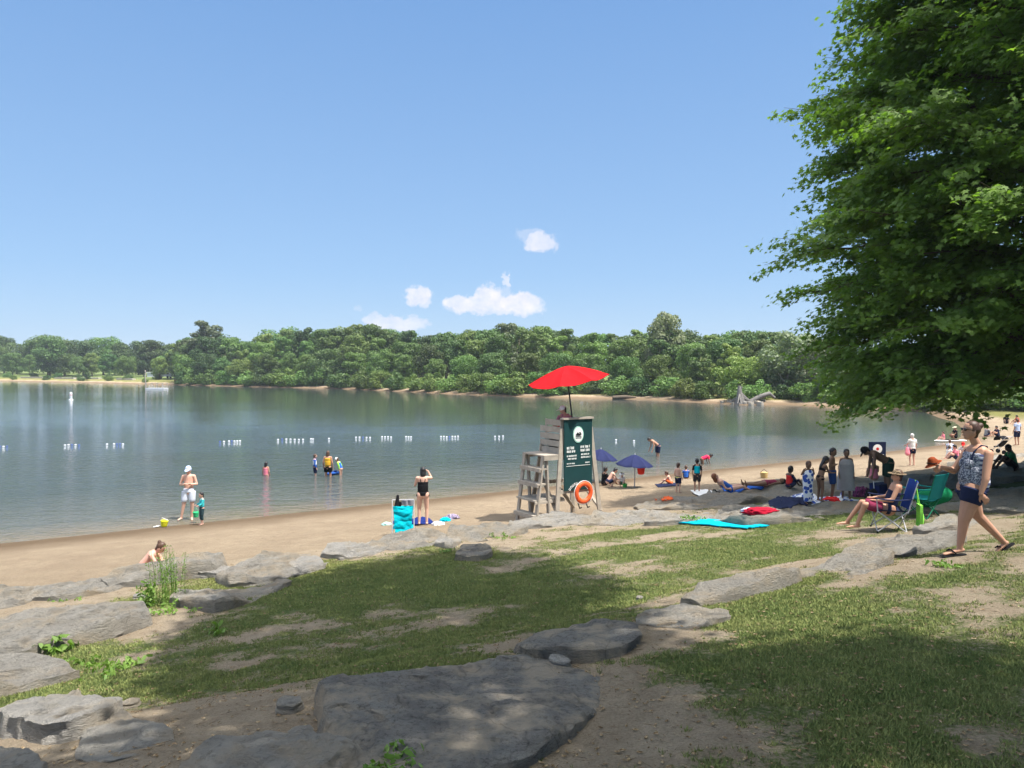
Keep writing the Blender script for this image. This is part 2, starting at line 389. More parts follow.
# fallen leaves and twigs on the bank (stuff)
NLf = 9000; q1 = rng.uniform(-.66, .66, NLf); q2 = 3.2*np.exp(rng.random(NLf)*math.log(17/3.2)); lx = np.tan(q1)*q2; ly = q2
kp = lakedist(lx, ly) > 10.5; lx = lx[kp]; ly = ly[kp]; lz_ = hz(lx, ly)+.008; nl_ = len(lx)
T_ = np.array([(-.5,0,0),(-.15,.3,.1),(.35,.15,.02),(.5,-.05,.12),(.1,-.3,0)]); sz_l = rng.uniform(.010, .042, nl_)*(1+.03*ly); aa = rng.uniform(0, 2*PI, nl_); thin = np.where(rng.random(nl_) < .35, .12, .8)
VX = T_[None,:,0]*sz_l[:,None]*np.where(thin < .2, 2.2, 1)[:,None]; VY = T_[None,:,1]*(sz_l*thin)[:,None]; VZ = T_[None,:,2]*sz_l[:,None]
LV = np.stack([lx[:,None]+VX*np.cos(aa)[:,None]-VY*np.sin(aa)[:,None], ly[:,None]+VX*np.sin(aa)[:,None]+VY*np.cos(aa)[:,None], lz_[:,None]+VZ], 2)
t = NT('dry_leaves'); t.base(t.ramp(t.noise(60, 2), [(.35, (.06, .04, .02)), (.5, (.16, .11, .06)), (.68, (.34, .28, .18))]), .9, .1)
o = link('leaf_litter', fastmesh('leaf_litter', LV.reshape(-1, 3), np.arange(nl_*5).reshape(-1, 5)), t.m, smooth=False); tag(o, 'dry leaf bits and twigs scattered over the lawn and bare soil', 'litter', kind='stuff')
# ------------------------------------------------------------------ water
wx = np.array([-1200, 1200.]); wy = np.array([-400, 900.])
wme = fastmesh('water', [(-1200, -400, 0), (900, -400, 0), (900, 900, 0), (-1200, 900, 0)], [[0, 1, 2, 3]])
t = NT('lake_water')
mp = t.n.new('ShaderNodeMapping'); mp.inputs['Rotation'].default_value = (0, 0, math.radians(-12)); mp.inputs['Scale'].default_value = (.5, 1.0, 1); t.l.new(t.geo.outputs['Position'], mp.inputs[0])
v = mp.outputs[0]
h = t.math('ADD', t.math('MULTIPLY', t.noise(1.6, 3, .55, v), 1.0), t.math('MULTIPLY', t.noise(5.5, 3, .6, v, 1.0), .45))
h = t.math('MULTIPLY', h, t.ramp(t.noise(.045, 3, .6, v), [(.35, .55), (.65, 1.0)]))
dst = t.n.new('ShaderNodeVectorMath'); dst.operation = 'DOT_PRODUCT'; dst.inputs[1].default_value = (.25, .97, 0); t.l.new(t.geo.outputs['Position'], dst.inputs[0])
wob = t.math('ADD', dst.outputs['Value'], t.math('MULTIPLY', t.math('SUBTRACT', t.noise(.05, 3, .6, v), .5), 50))
h = t.math('MULTIPLY', h, t.ramp(t.math('DIVIDE', wob, 300), [(.09, 1.0), (.155, .42), (.205, .055), (.7, .03)]))
sxy = t.n.new('ShaderNodeVectorMath'); sxy.operation = 'DOT_PRODUCT'; sxy.inputs[1].default_value = (NX, NY, 0); t.l.new(t.geo.outputs['Position'], sxy.inputs[0])
sh = t.ramp(t.math('DIVIDE', t.math('SUBTRACT', sxy.outputs['Value'], 25.5), 10), [(0, (.17, .135, .09)), (.3, (.085, .09, .08)), (1, (.042, .055, .052))])
t.base(sh, .035, .5); t.b.inputs['IOR'].default_value = 1.33
t.bump(h, 1.0, .36)
o = link('water', wme, t.m, smooth=False); tag(o, kind='structure')

# ------------------------------------------------------------------ rocks
def rockmat(name, a, b, tan, tanamt, rough_scale=1.0, dk=.55, ts=1.3):
    t = NT(name); P = t.geo.outputs['Position']
    mpz = t.n.new('ShaderNodeMapping'); mpz.inputs['Scale'].default_value = (1, 1, 3.5); t.l.new(P, mpz.inputs[0]); v = mpz.outputs[0]
    c = t.mix(t.ramp(t.noise(2.2, 6, .7, v), [(.35, 0), (.65, 1)]), a, b)
    c = t.mix(t.ramp(t.noise(13*rough_scale, 5, .75, v), [(.5, 0), (.66, .7)]), c, tuple(x*dk for x in a))
    c = t.mix(t.ramp(t.noise(ts, 5, .7), [(.46, 0), (.62, tanamt)]), c, tan)
    c = t.mix(t.ramp(t.noise(75, 3, .7), [(.55, 0), (.75, .5)]), c, (.42, .41, .38))
    vo = t.n.new('ShaderNodeTexVoronoi'); vo.feature = 'DISTANCE_TO_EDGE'; vo.inputs['Scale'].default_value = 1.6
    nv = t.n.new('ShaderNodeTexNoise'); nv.inputs['Scale'].default_value = 3; t.l.new(P, nv.inputs['Vector'])
    ad = t.n.new('ShaderNodeMixRGB'); ad.inputs[0].default_value = .35; t.l.new(P, ad.inputs[1]); t.l.new(nv.outputs[1], ad.inputs[2]); t.l.new(ad.outputs[0], vo.inputs['Vector'])
    ck = t.ramp(vo.outputs[0], [(0, 0), (.03, 1)])
    c = t.mix(t.ramp(vo.outputs[0], [(0, .32), (.014, 0)]), c, tuple(x*.3 for x in a)); t.base(c, .9, .2)
    hh = t.math('ADD', t.math('MULTIPLY', t.noise(7, 8, .75, v), 1.2), t.math('MULTIPLY', t.noise(28*rough_scale, 5, .8, v), .7))
    hh = t.math('ADD', hh, t.math('MULTIPLY', ck, .10))
    t.bump(hh, 1.0, .20); return t.m
R_GREY = rockmat('grey_limestone', (.44, .405, .35), (.58, .54, .47), (.58, .47, .33), .75)
R_DARK = rockmat('weathered_dark_limestone', (.25, .235, .215), (.42, .40, .36), (.60, .51, .39), 1.0, 2.2, .36, 2.4)
R_PALE = rockmat('pale_limestone', (.54, .51, .46), (.66, .62, .56), (.62, .52, .38), .7)
rock_v, rock_f = [], []
ROCKSEED = [0]
def rock(pts, top, h, mat, label, group=None, n=72, rings=16, rough=.05, tilt=(0, 0), name='rock', edge=.10, lift=0, amp=1.):
    """pts: outline in world xy; top: height of its upper face; h: how far the sides go down"""
    ROCKSEED[0] += 1; sd = ROCKSEED[0]*13.7
    P = np.array(pts, float)
    # smooth resample of outline
    seg = np.roll(P, -1, 0)-P; L = np.hypot(seg[:,0], seg[:,1]); cum = np.concatenate([[0], np.cumsum(L)])
    q = np.linspace(0, cum[-1], n, endpoint=False); PP = np.vstack([P, P[:1]])
    O = np.stack([np.interp(q, cum, PP[:,0]), np.interp(q, cum, PP[:,1])], 1)
    a_ = np.arctan2(O[:,1]-O[:,1].mean(), O[:,0]-O[:,0].mean()); rr_ = np.random.default_rng(ROCKSEED[0])
    for q_ in range(5):      # straight broken edges
        th = rr_.uniform(0, 2*PI); nx_, ny_ = math.cos(th), math.sin(th); pr = (O[:,0]-O[:,0].mean())*nx_+(O[:,1]-O[:,1].mean())*ny_
        lim = pr.max()*rr_.uniform(.86, .97); ov = np.maximum(pr-lim, 0); O = O - np.outer(ov*.9, [nx_, ny_])
    c = O.mean(0); size = math.sqrt(abs(np.sum(O[:,0]*np.roll(O[:,1],-1)-O[:,1]*np.roll(O[:,0],-1)))/2)
    e = min(edge*.6, .07*size); vs = []
    dirs = O-c; ln = np.linalg.norm(dirs, axis=1, keepdims=True); dirs = dirs/ln
    lvl = [(-h, .02), (-h*.72, .03), (-h*.5, .0), (-h*.33, .012), (-h*.16, -.005), (-e*.35, -.1*e), (-e*.08, -.55*e), (0, -1.2*e)]
    jag = 1+.0*ln
    for dz, off in lvl:
        z = np.full(n, top+dz); o2 = O+dirs*off
        if abs(off) < .04: o2 = o2 + dirs*((.09*size*fbm3(O[:,0]*2.6+sd, O[:,1]*2.6, z*9, 4))[:,None])*.6
        else: o2 = o2 + dirs*((.09*size*fbm3(O[:,0]*2.6+sd, O[:,1]*2.6, np.full(n, top)*9, 4))[:,None])*.6
        vs.append(np.column_stack([o2, z]))
    last = vs[-1][:, :2]
    for r in range(1, rings):
        f = 1-r/rings
        vs.append(np.column_stack([c+(last-c)*f, np.full(n, top)]))
    V = np.vstack(vs); 
    w = np.concatenate([np.full(n, a) for a in (0, .1, .2, .35, .5, .8, 1, 1)]+[np.ones(n)]*(rings-1))
    dzz = .06*size**.6*fbm(V[:,0]*.9+sd, V[:,1]*.9+sd, 3) + .11*size**.5*np.abs(fbm(V[:,0]*2.3+sd, V[:,1]*2.3, 3)) + rough*.6*fbm(V[:,0]*7+sd, V[:,1]*7, 4) + rough*.5*np.abs(fbm(V[:,0]*19+sd, V[:,1]*19, 3))
    q9 = fbm(V[:,0]*1.0-sd, V[:,1]*1.0+sd, 4)*8; fq = q9-np.floor(q9); st_ = .09*(np.floor(q9)+sst(.8, 1, fq))*min(1, size/1.2)
    V[:,2] += w*(dzz*amp + st_*.6*amp) + (V[:,0]-c[0])*tilt[0] + (V[:,1]-c[1])*tilt[1]
    j = rough*.9; V[:,0] += j*fbm3(V[:,0]*5+sd, V[:,1]*5, V[:,2]*9, 3); V[:,1] += j*fbm3(V[:,0]*5, V[:,1]*5+sd, V[:,2]*9+4, 3)
    V[:,2] += lift
    R = len(vs); V = np.vstack([V, [[c[0], c[1], V[-n:,2].mean()]]])
    fs = [(k_*n+i, k_*n+(i+1) % n, (k_+1)*n+(i+1) % n, (k_+1)*n+i) for k_ in range(R-1) for i in range(n)]
    fs += [((R-1)*n+i, (R-1)*n+(i+1) % n, R*n) for i in range(n)]
    me = bpy.data.meshes.new(name); me.from_pydata([tuple(p-np.array([c[0], c[1], top])) for p in V], [], fs)
    o = link(name, me, mat); o.location = (c[0], c[1], top)
    try: me.set_sharp_from_angle(angle=math.radians(38))
    except Exception: pass
    b = len(rock_v); rock_v.extend([tuple(p) for p in V]); rock_f.extend([tuple(b+i for i in f) for f in fs])
    tag(o, label, 'rock', group); return o
def rpx(pxs, zt, h, mat, label, **kw):
    """outline given where it meets the sight lines, all at the rock's own top height"""
    for it in range(5):
        c = np.mean([at(a, b, zt)[:2] for a, b in pxs], 0); g0 = h1(c[0], c[1])
        if it == 0: up = kw.pop('up', None) or min(max(zt-g0, .08), .20 if kw.get('name') == 'boulder' else .18)
        zt = g0+up
    P_ = np.array([at(a, b, zt)[:2] for a, b in pxs]); c = P_.mean(0); k_ = 1.19 if kw.get('name') != 'boulder' else 1.06
    tl = kw.pop('tilt', (0, 0)); ta_ = .8; sx = (h1(c[0]+.5, c[1])-h1(c[0]-.5, c[1]))*ta_; sy = (h1(c[0], c[1]+.5)-h1(c[0], c[1]-.5))*ta_
    sx = max(-.2, min(.2, sx)); sy = max(-.2, min(.2, sy)); kw['tilt'] = (tl[0]+sx, tl[1]+sy)
    return rock(c+(P_-c)*k_, zt, h, mat, label, **kw)
def rslab(px, py, L, Wd, up, mat, label, ang=0, h=.5, **kw):
    """a roughly squared slab lying along the shore"""
    g0 = gnd(px, py); a = math.atan2(NY*0+.541, .841)+ang; ca, sa = math.cos(a), math.sin(a)
    r = random.Random(int(px*7+py)); pts = []
    m = 9
    for i in range(m):
        q = 2*PI*i/m + r.uniform(-.2, .2); c_, s_ = math.cos(q), math.sin(q)
        k_ = (abs(c_)**3+abs(s_)**3)**(-1/3)*r.uniform(.86, 1.06)
        x = L/2*c_*k_; y = Wd/2*s_*k_; pts.append((g0[0]+x*ca-y*sa, g0[1]+x*sa+y*ca))
    return rock(pts, g0[2]+up, h, mat, label, **kw)
# -- the foreground
rpx([(304,695),(330,676),(372,664),(430,650),(520,642),(560,648),(600,662),(598,700),(566,730),(520,760),(470,790),(390,800),(350,770),(318,735)], 3.02, .75, R_DARK, 'huge dark weathered boulder filling the foreground, with broken front left edge', n=260, rings=80, rough=.12, edge=.16, tilt=(-.06,.0), name='boulder', up=.13, amp=.42)
rpx([(517,633),(545,622),(600,614),(634,622),(638,640),(610,658),(560,655),(526,645)], 2.62, .45, R_DARK, 'dark shaded flat boulder just behind the huge foreground boulder', n=180, rings=50, rough=.08, name='boulder', up=.10, amp=.55)
rpx([(632,612),(648,598),(690,594),(724,606),(730,617),(700,629),(660,622)], 2.34, .4, R_GREY, 'grey flat boulder in sun at centre of the lawn, beside the bare soil', n=96, rings=20, rough=.06, name='boulder')
rpx([(690,597),(705,583),(740,573),(785,566),(800,574),(780,586),(735,597),(706,603)], 2.28, .4, R_GREY, 'long light grey slab between the sunlit centre boulder and the stepped slab', n=80, rough=.05)
rpx([(786,578),(800,560),(830,553),(868,550),(885,562),(862,576),(820,585)], 2.27, .4, R_GREY, 'broad stepped slab with pale top on the right of the lawn', n=80, rough=.05)
rpx([(862,552),(878,535),(915,529),(950,532),(958,545),(920,556),(885,560)], 2.36, .5, R_GREY, 'squared grey slab in front of the blue folding chair', n=80, rough=.04)
rpx([(918,532),(930,518),(952,515),(975,522),(968,531),(940,536)], 2.30, .4, R_PALE, 'pale flat slab left of the walking woman, catching the sun', n=64, rough=.04)
rpx([(0,690),(18,676),(60,667),(112,688),(122,704),(110,722),(70,745),(40,738),(5,718)], 2.62, .55, R_PALE, 'big rounded pale boulder at the left edge with sunlit top', n=180, rings=50, up=.15, rough=.06, edge=.22, name='boulder')
rpx([(90,712),(125,700),(165,722),(170,745),(120,765),(80,752)], 2.42, .5, R_GREY, 'low grey rock half buried to the right of the pale left boulder', n=80, rough=.06)
rpx([(180,765),(215,738),(265,726),(320,735),(352,768),(300,800),(210,800)], 2.88, .5, R_GREY, 'grey rock at the bottom edge left of the huge dark boulder', n=96, rings=20, rough=.07)
rpx([(-40,765),(0,742),(30,755),(45,790),(-20,810)], 2.75, .5, R_GREY, 'dark grey rock in the bottom left corner', n=64, rough=.06)
rpx([(-60,660),(-10,640),(45,648),(70,664),(20,680),(-40,695)], 2.25, .5, R_GREY, 'dull slab above the big pale boulder at the left edge', n=80, rough=.05)
rpx([(-80,640),(-20,612),(60,600),(128,602),(138,612),(95,632),(30,648),(-60,665)], 1.95, .5, R_GREY, 'wide flat grey slab at the left edge, second step up from the beach', n=112, rings=24, rough=.06)
# -- the wall of slabs along the beach
rpx([(-60,598),(-20,585),(25,582),(45,590),(20,604),(-40,615)], 1.28, .6, R_GREY, 'leftmost slab of the beach wall, cut by the left edge of the picture', n=64)
rpx([(28,597),(50,580),(90,573),(130,574),(112,587),(60,600)], 1.24, .65, R_GREY, 'long cracked slab of the beach wall right of the leftmost one', n=80)
rpx([(102,583),(128,568),(180,560),(222,562),(205,574),(150,582)], 1.22, .6, R_GREY, 'slab of the beach wall in front of the sunbather with the bun', n=80, lift=.12)
rpx([(196,571),(205,562),(222,560),(232,566),(222,573)], 1.42, .3, R_PALE, 'small tan wedge of rock leaning behind the tall weeds', n=48)
rpx([(180,600),(185,585),(230,572),(262,572),(285,582),(255,600),(215,612)], 1.58, .35, R_GREY, 'dusty flat slab beside the tall weeds', n=64)
rpx([(225,575),(255,556),(305,545),(330,550),(318,566),(275,582),(240,586)], 1.42, .6, R_GREY, 'tilted layered slab with a dark crack, left of the small cream stone', n=96, rough=.07, tilt=(0,-.05))
rpx([(290,562),(302,553),(318,555),(322,563),(306,568)], 1.50, .3, R_PALE, 'small cream stone set in the lawn edge beside the layered slab', n=40)
rpx([(325,553),(335,543),(372,538),(388,545),(370,553),(345,558)], 1.36, .5, R_PALE, 'pale slab of the beach wall left of the folded turquoise chair', n=64)
rpx([(375,543),(388,532),(430,526),(447,533),(440,543),(400,550)], 1.34, .6, R_GREY, 'grey slab under the navy towel', n=80)
rpx([(437,540),(442,530),(455,529),(460,538),(450,545)], 1.44, .4, R_PALE, 'cream upright stone between the two towel slabs', n=48)
rpx([(452,538),(457,524),(490,518),(520,521),(522,531),(500,538),(470,541)], 1.36, .6, R_GREY, 'squared grey slab with rough front, right of the clothes pile', n=80)
rpx([(458,553),(463,545),(485,544),(492,552),(478,557)], 1.62, .3, R_DARK, 'small dark stone standing alone in the lawn shade', n=48)
rpx([(510,526),(520,516),(560,512),(600,513),(596,521),(550,526)], 1.26, .6, R_PALE, 'long pale slab at the foot of the lifeguard chair', n=80)
rpx([(585,520),(600,512),(640,508),(670,512),(662,519),(625,523)], 1.22, .5, R_PALE, 'low pale slab right of the lifeguard chair', n=64)
rpx([(650,521),(668,512),(705,509),(725,514),(700,522)], 1.20, .5, R_PALE, 'flat pale slab behind the turquoise towel', n=64)
rpx([(640,506),(655,496),(700,492),(742,494),(752,503),(700,510)], 1.15, .6, R_GREY, 'broad smooth slab behind the lifeguard chair side, half in sun', n=80)
rpx([(722,516),(735,503),(790,498),(850,500),(862,512),(800,522),(755,524)], 1.42, .5, R_GREY, 'large shaded slab carrying the spread spotted towel', n=96)
rpx([(700,500),(720,487),(780,481),(830,484),(835,496),(770,502)], 1.28, .6, R_GREY, 'large shaded slab nearer the water, behind the red towel', n=96)
rpx([(815,492),(830,480),(880,474),(925,478),(915,490),(860,495)], 1.25, .6, R_GREY, 'dark shaded slab behind the bending man', n=80)
rpx([(905,492),(915,478),(960,470),(1010,470),(1010,484),(960,492)], 1.35, .6, R_GREY, 'dark shaded slab behind the walking woman', n=80)
rpx([(905,512),(915,498),(960,490),(1015,490),(1010,506),(960,512)], 1.75, .6, R_GREY, 'shaded slab between the green chair and the walking woman', n=80)
rpx([(985,505),(1000,490),(1050,484),(1100,490),(1090,505),(1030,512)], 1.85, .6, R_GREY, 'shaded slab at the right edge behind the walking woman', n=80)
rpx([(985,478),(1000,466),(1040,460),(1090,464),(1080,478),(1030,482)], 1.15, .6, R_GREY, 'slab at the right edge under the man in the green shirt', n=64)
rpx([(955,463),(965,456),(1000,453),(1025,456),(1015,463)], .95, .5, R_PALE, 'small pale slab on the beach below the pushchair', n=48)
# small broken stones along the wall
for px, py in [(342,560),(610,522),(545,522),(690,519),(205,578),(100,592),(140,598),(735,519),(640,600),(760,590),(970,512),(995,512),(60,738),(130,708),(288,712),(300,740),(560,668),(620,630)]:
    g0 = gnd(px, py); r = random.Random(px); rd = r.uniform(.05, .13)
    rock([(g0[0]+rd*math.cos(a)*r.uniform(.7, 1.3), g0[1]+rd*math.sin(a)*r.uniform(.7, 1.2)) for a in np.linspace(0, 2*PI, 7)[:-1]], g0[2]+rd*.45, .12, R_PALE if r.random() < .4 else R_GREY, 'loose fist sized stone lying by the slabs', group='loose stones beside the slabs', n=20, rings=4, rough=.02, name='stone')
ROCKBVH = BVHTree.FromPolygons(rock_v, rock_f)
def surf(x, y):
    z = h1(x, y); hit = ROCKBVH.ray_cast(Vector((x, y, 20)), Vector((0, 0, -1)))
    return max(z, hit[0].z) if hit[0] is not None else z
def on(px, py):
    """the ground or rock surface seen at a picture point"""
    g0 = gnd(px, py); d = Vector(ray(px, py)); hit = ROCKBVH.ray_cast(Vector((0, 0, CZ)), d.normalized())
    if hit[0] is not None and hit[0].y < g0[1]: return np.array(hit[0])
    return g0
# ------------------------------------------------------------------ foliage
def leafmesh(name, C, Nrm, size, template, jitter=.35):
    """C: (n,3) centres, Nrm: (n,3) leaf normals, size: (n,)"""
    n = len(C); k = len(template)
    a = Nrm + rng.normal(0, jitter, (n, 3)); a /= np.linalg.norm(a, axis=1, keepdims=True)+1e-9
    r = rng.normal(0, 1, (n, 3)); r[:, 2] -= .8; u = r - a*np.sum(a*r, 1, keepdims=True); u /= np.linalg.norm(u, axis=1, keepdims=True)+1e-9
    v = np.cross(a, u); T = np.array(template)
    P = C[:, None, :] + size[:, None, None]*(T[None, :, 0, None]*v[:, None, :] + T[None, :, 1, None]*u[:, None, :] + T[None, :, 2, None]*a[:, None, :])
    me = fastmesh(name, P.reshape(-1, 3), np.arange(n*k).reshape(-1, k))
    return me
MAPLE = [(0,-.5,0),(.12,-.2,.03),(.45,-.3,.0),(.33,-.02,.04),(.55,.2,-.03),(.2,.18,.04),(.0,.6,-.06),(-.2,.18,.04),(-.55,.2,-.03),(-.33,-.02,.04),(-.45,-.3,0),(-.12,-.2,.03)]
CLUMP = [(-.5,-.1,0),(-.2,-.5,.1),(.25,-.38,-.05),(.5,.05,.08),(.2,.5,-.1),(-.3,.35,.05)]
def leafmat(name, a, b, scale, trans=.35, obj=False, amt=.6):
    t = NT(name)
    vec = t.co.outputs['Object'] if obj else t.geo.outputs['Position']
    c = t.mix(t.ramp(t.noise(scale, 4, .7, vec), [(.3, 0), (.7, 1)]), a, b)
    if obj:
        oi = t.n.new('ShaderNodeObjectInfo'); h = t.n.new('ShaderNodeHueSaturation')
        t.l.new(t.math('ADD', t.math('MULTIPLY', oi.outputs['Random'], .05), .475), h.inputs['Hue'])
        r2 = t.math('FRACT', t.math('MULTIPLY', oi.outputs['Random'], 7.13))
        t.l.new(t.math('ADD', t.math('MULTIPLY', r2, .75), .65), h.inputs['Value']); t.l.new(c, h.inputs['Color']); c = h.outputs[0]
    t.base(c, .55, .35)
    tr = t.n.new('ShaderNodeBsdfTranslucent'); mx_ = t.n.new('ShaderNodeMixShader'); mx_.inputs[0].default_value = trans
    c2 = t.mix(1.0, c, (1.3, 1.5, .5), 'MULTIPLY'); t.l.new(c2, tr.inputs[0])
    t.l.new(t.b.outputs[0], mx_.inputs[1]); t.l.new(tr.outputs[0], mx_.inputs[2]); t.l.new(mx_.outputs[0], t.out.inputs[0])
    return t.m
BARK = simple('bark', (.12, .095, .07), .95, .35, 6, .1, .8, 14)
BARKP = simple('pale_bark', (.30, .27, .23), .95, .3, 6, .1, .8, 14)
L_MAPLE = leafmat('maple_leaves', (.10, .185, .034), (.185, .285, .058), 1.0, .45)
FAR = {'deep': leafmat('deep_green_leaves', (.045, .095, .026), (.09, .15, .04), .35, .22, True),
       'mid': leafmat('mid_green_leaves', (.075, .14, .033), (.135, .205, .05), .35, .25, True),
       'pale': leafmat('yellow_green_leaves', (.10, .16, .036), (.17, .235, .055), .35, .25, True),
       'grey': leafmat('grey_green_leaves', (.105, .135, .07), (.17, .20, .11), .35, .25, True)}
def crown_pts(R, H, nblob, npts, seed, shape='round', low=.0):
    nblob = int(nblob*1.5); r = np.random.default_rng(seed); B = []
    for i in range(nblob):
        z = r.uniform(low, 1)
        if shape == 'round': w = math.sqrt(max(.05, 1-(abs(z-.45)/.58)**2.2))
        elif shape == 'cone': w = (1-z)*.95+.12
        else: w = math.sqrt(max(.08, 1-(abs(z-.6)/.62)**2.5))*.9
        a = r.uniform(0, 2*PI); q = math.sqrt(r.uniform(.05, 1))*w*.78
        B.append((R*q*math.cos(a), R*q*math.sin(a), H*z*.9+H*.04, R*r.uniform(.17, .38)))
    B = np.array(B); wgt = B[:, 3]**2; idx = r.choice(nblob, npts, p=wgt/wgt.sum())
    d = r.normal(0, 1, (npts, 3)); d[:, 2] += .35; d /= np.linalg.norm(d, axis=1, keepdims=True)
    rad = B[idx, 3]*r.uniform(.72, 1.1, npts)
    P = B[idx, :3] + d*rad[:, None]*np.array([1, 1, .8]); return P, d
def far_proto(kind, shape, R, H, trunk_h, seed, n=2600, sz=.55, bark=None, low=0., blobs=34):
    P, D = crown_pts(R, H, blobs, n, seed, shape, low); P[:, 2] += trunk_h
    ln = P.copy()
    me = leafmesh(kind+'_crown', P, D, rng.uniform(.55, 1.2, n)*sz, CLUMP, .5)
    m = MB(); r = random.Random(seed)
    top = trunk_h+H*.75
    m.tube([(0,0,-.6),(r.uniform(-.1,.1),0,trunk_h*.5),(r.uniform(-.3,.3),.1,trunk_h+H*.3),(r.uniform(-.4,.4),0,top)], [.035*H, .026*H, .016*H, .004*H], 7)
    for k in range(7):
        a = r.uniform(0, 2*PI); z0 = trunk_h+H*r.uniform(.0, .5); q = R*r.uniform(.5, .85)
        m.tube([(0,0,z0),(q*.5*math.cos(a), q*.5*math.sin(a), z0+H*.1),(q*math.cos(a), q*math.sin(a), z0+H*.25)], [.011*H, .008*H, .003*H], 5)
    return me, m, bark or BARK
PROTO = {}
def get_proto(key):
    if key in PROTO: return PROTO[key]
    kind, shape, v = key
    spec = {('round'): (4.6, 9.2, 2.2), 'tall': (3.2, 11.5, 2.0), 'bush': (3.2, 4.0, .1), 'cone': (2.4, 10, 1.0), 'wide': (5.8, 8.5, 1.4)}[shape]
    if shape == 'bush': me, m, b = far_proto(kind, 'round', spec[0], spec[1], spec[2], v*17+3, 3400, .28, low=-.1, blobs=26)
    else: me, m, b = far_proto(kind, {'tall': 'tall', 'cone': 'cone'}.get(shape, 'round'), *spec, v*31+len(kind)*7+len(shape), 8000 if shape != 'wide' else 10000, .34, BARKP if kind == 'grey' else None)
    tm = bpy.data.meshes.new('trunk'); tm.from_pydata(m.v, [], m.f); tm.materials.append(b); tm.polygons.foreach_set('use_smooth', [True]*len(tm.polygons))
    me.materials.append(FAR[kind]); PROTO[key] = (me, tm, spec[1]+spec[2]); return PROTO[key]
def far_tree(x, y, height, key, label, group=None, name='tree', wide=1.0, z=None):
    cm, tm, H0 = get_proto(key); s = height/H0; zz = h1(x, y) if z is None else z
    root = empty(name, (x, y, zz-.15), random.uniform(0, 2*PI)); root.scale = (s*wide, s*wide, s)
    tag(root, label, 'bush' if name == 'bush' else 'tree', group)
    for nm, me in (('trunk', tm), ('crown', cm)):
        o = bpy.data.objects.new(nm, me); COL.objects.link(o); o.parent = root
    return root
top_px = [(-300,340),(-100,336),(0,338),(10,342),(22,350),(32,346),(50,339),(65,347),(80,347),(100,342),(125,348),(150,344),(170,350),(185,338),(205,331),(225,340),(240,343),(262,334),(285,329),(310,331),(340,328),(380,328),(402,332),(430,336),(455,333),(480,330),(510,325),(545,324),(570,330),(600,332),(640,333),(680,331),(700,336),(725,334),(745,331),(765,336),(790,332),(820,338),(860,345),(900,345),(940,330),(1024,320),(1300,315)]
tpx = np.array(top_px)
shore_px = np.array([(a, b) for a, b in far_px][::-1] + [(1000, 424), (1400, 440)])
def shore_pt(px, back):
    py = np.interp(px, shore_px[:, 0], shore_px[:, 1])
    d = at(px, py, 0); u = d[:2]/np.linalg.norm(d[:2]); return d[:2]+u*back
def height_for(p, py):
    z = h1(p[0], p[1]); 
    x, y, f = proj((p[0], p[1], 0)); return (CZ + (368-py)/F*p[1]) - z
G_BACK = 'tall trees closing the wood on the far shore'; G_MID = 'trees in the wood on the far shore'; G_BUSH = 'bushes along the far shore'
kl = {'deep': 'dark green', 'mid': 'mid green', 'pale': 'yellow green', 'grey': 'grey green'}
def row(px0, px1, back, frac, step, kinds, shapes, group, what, jit=.5, bush=False):
    px = px0
    while px < px1:
        b = back*random.uniform(.75, 1.3); p = shore_pt(px, b)
        ty = np.interp(px, tpx[:, 0], tpx[:, 1]); h = height_for(p, ty)*frac*random.uniform(.92, 1.03)
        k = random.choice(kinds); sh = random.choice(shapes)
        h = max(h, 1.2)
        far_tree(p[0], p[1], h, (k, sh, random.choice((1, 2))), '%s %s' % (kl[k], what), group, 'bush' if bush else 'tree', random.uniform(.95, 1.25) if not bush else random.uniform(1, 1.4))
        px += step/p[1]*F*random.uniform(.75, 1.25)
row(175, 1250, 50, .97, 6, ['deep', 'mid'], ['round', 'wide'], G_BACK, 'tall tree in the back of the far shore wood')
row(175, 1250, 34, 1.06, 5.2, ['deep', 'mid', 'mid', 'pale', 'deep'], ['tall', 'tall', 'round'], G_BACK, 'tall tree in the back of the far shore wood')
row(175, 1250, 21, .88, 5.8, ['deep', 'mid', 'pale', 'mid'], ['round', 'tall', 'tall'], G_MID, 'full crowned tree in the middle of the far shore wood')
row(190, 930, 10, .60, 6.0, ['mid', 'pale', 'deep', 'mid'], ['round', 'wide'], G_MID, 'lower rounded tree near the water on the far shore')
row(182, 930, 4.6, .30, 3.6, ['mid', 'pale', 'mid', 'deep'], ['bush'], G_BUSH, 'bush at the water edge of the far shore', bush=True)
# left: park trees behind a lawn
row(-260, 180, 75, 1.15, 7, ['deep', 'mid', 'deep'], ['round', 'wide'], 'park trees behind the far lawn', 'park tree behind the lawn on the far left shore')
row(-260, 180, 50, .74, 6.5, ['deep', 'mid', 'mid'], ['round', 'wide'], 'park trees behind the far lawn', 'smaller park tree at the back of the far left lawn')
row(-260, 175, 30, .16, 9, ['mid', 'deep'], ['bush'], G_BUSH, 'low hedge bush on the far left lawn', bush=True)
row(-260, 175, 9, .13, 11, ['mid', 'deep'], ['bush'], G_BUSH, 'small bush on the far left bank', bush=True)
def special(px, back, topy, key, label, name='tree', wide=1.):
    p = shore_pt(px, back); far_tree(p[0], p[1], height_for(p, topy), key, label, None, name, wide)
special(205, 26, 320, ('grey', 'tall', 1), 'tall thin grey crowned tree rising above the left end of the wood', wide=1.35)
special(50, 42, 338, ('deep', 'round', 2), 'dark round park tree standing alone behind the left lawn', wide=1.2)
special(160, 30, 357, ('pale', 'round', 1), 'bright yellow green small tree near the white van')
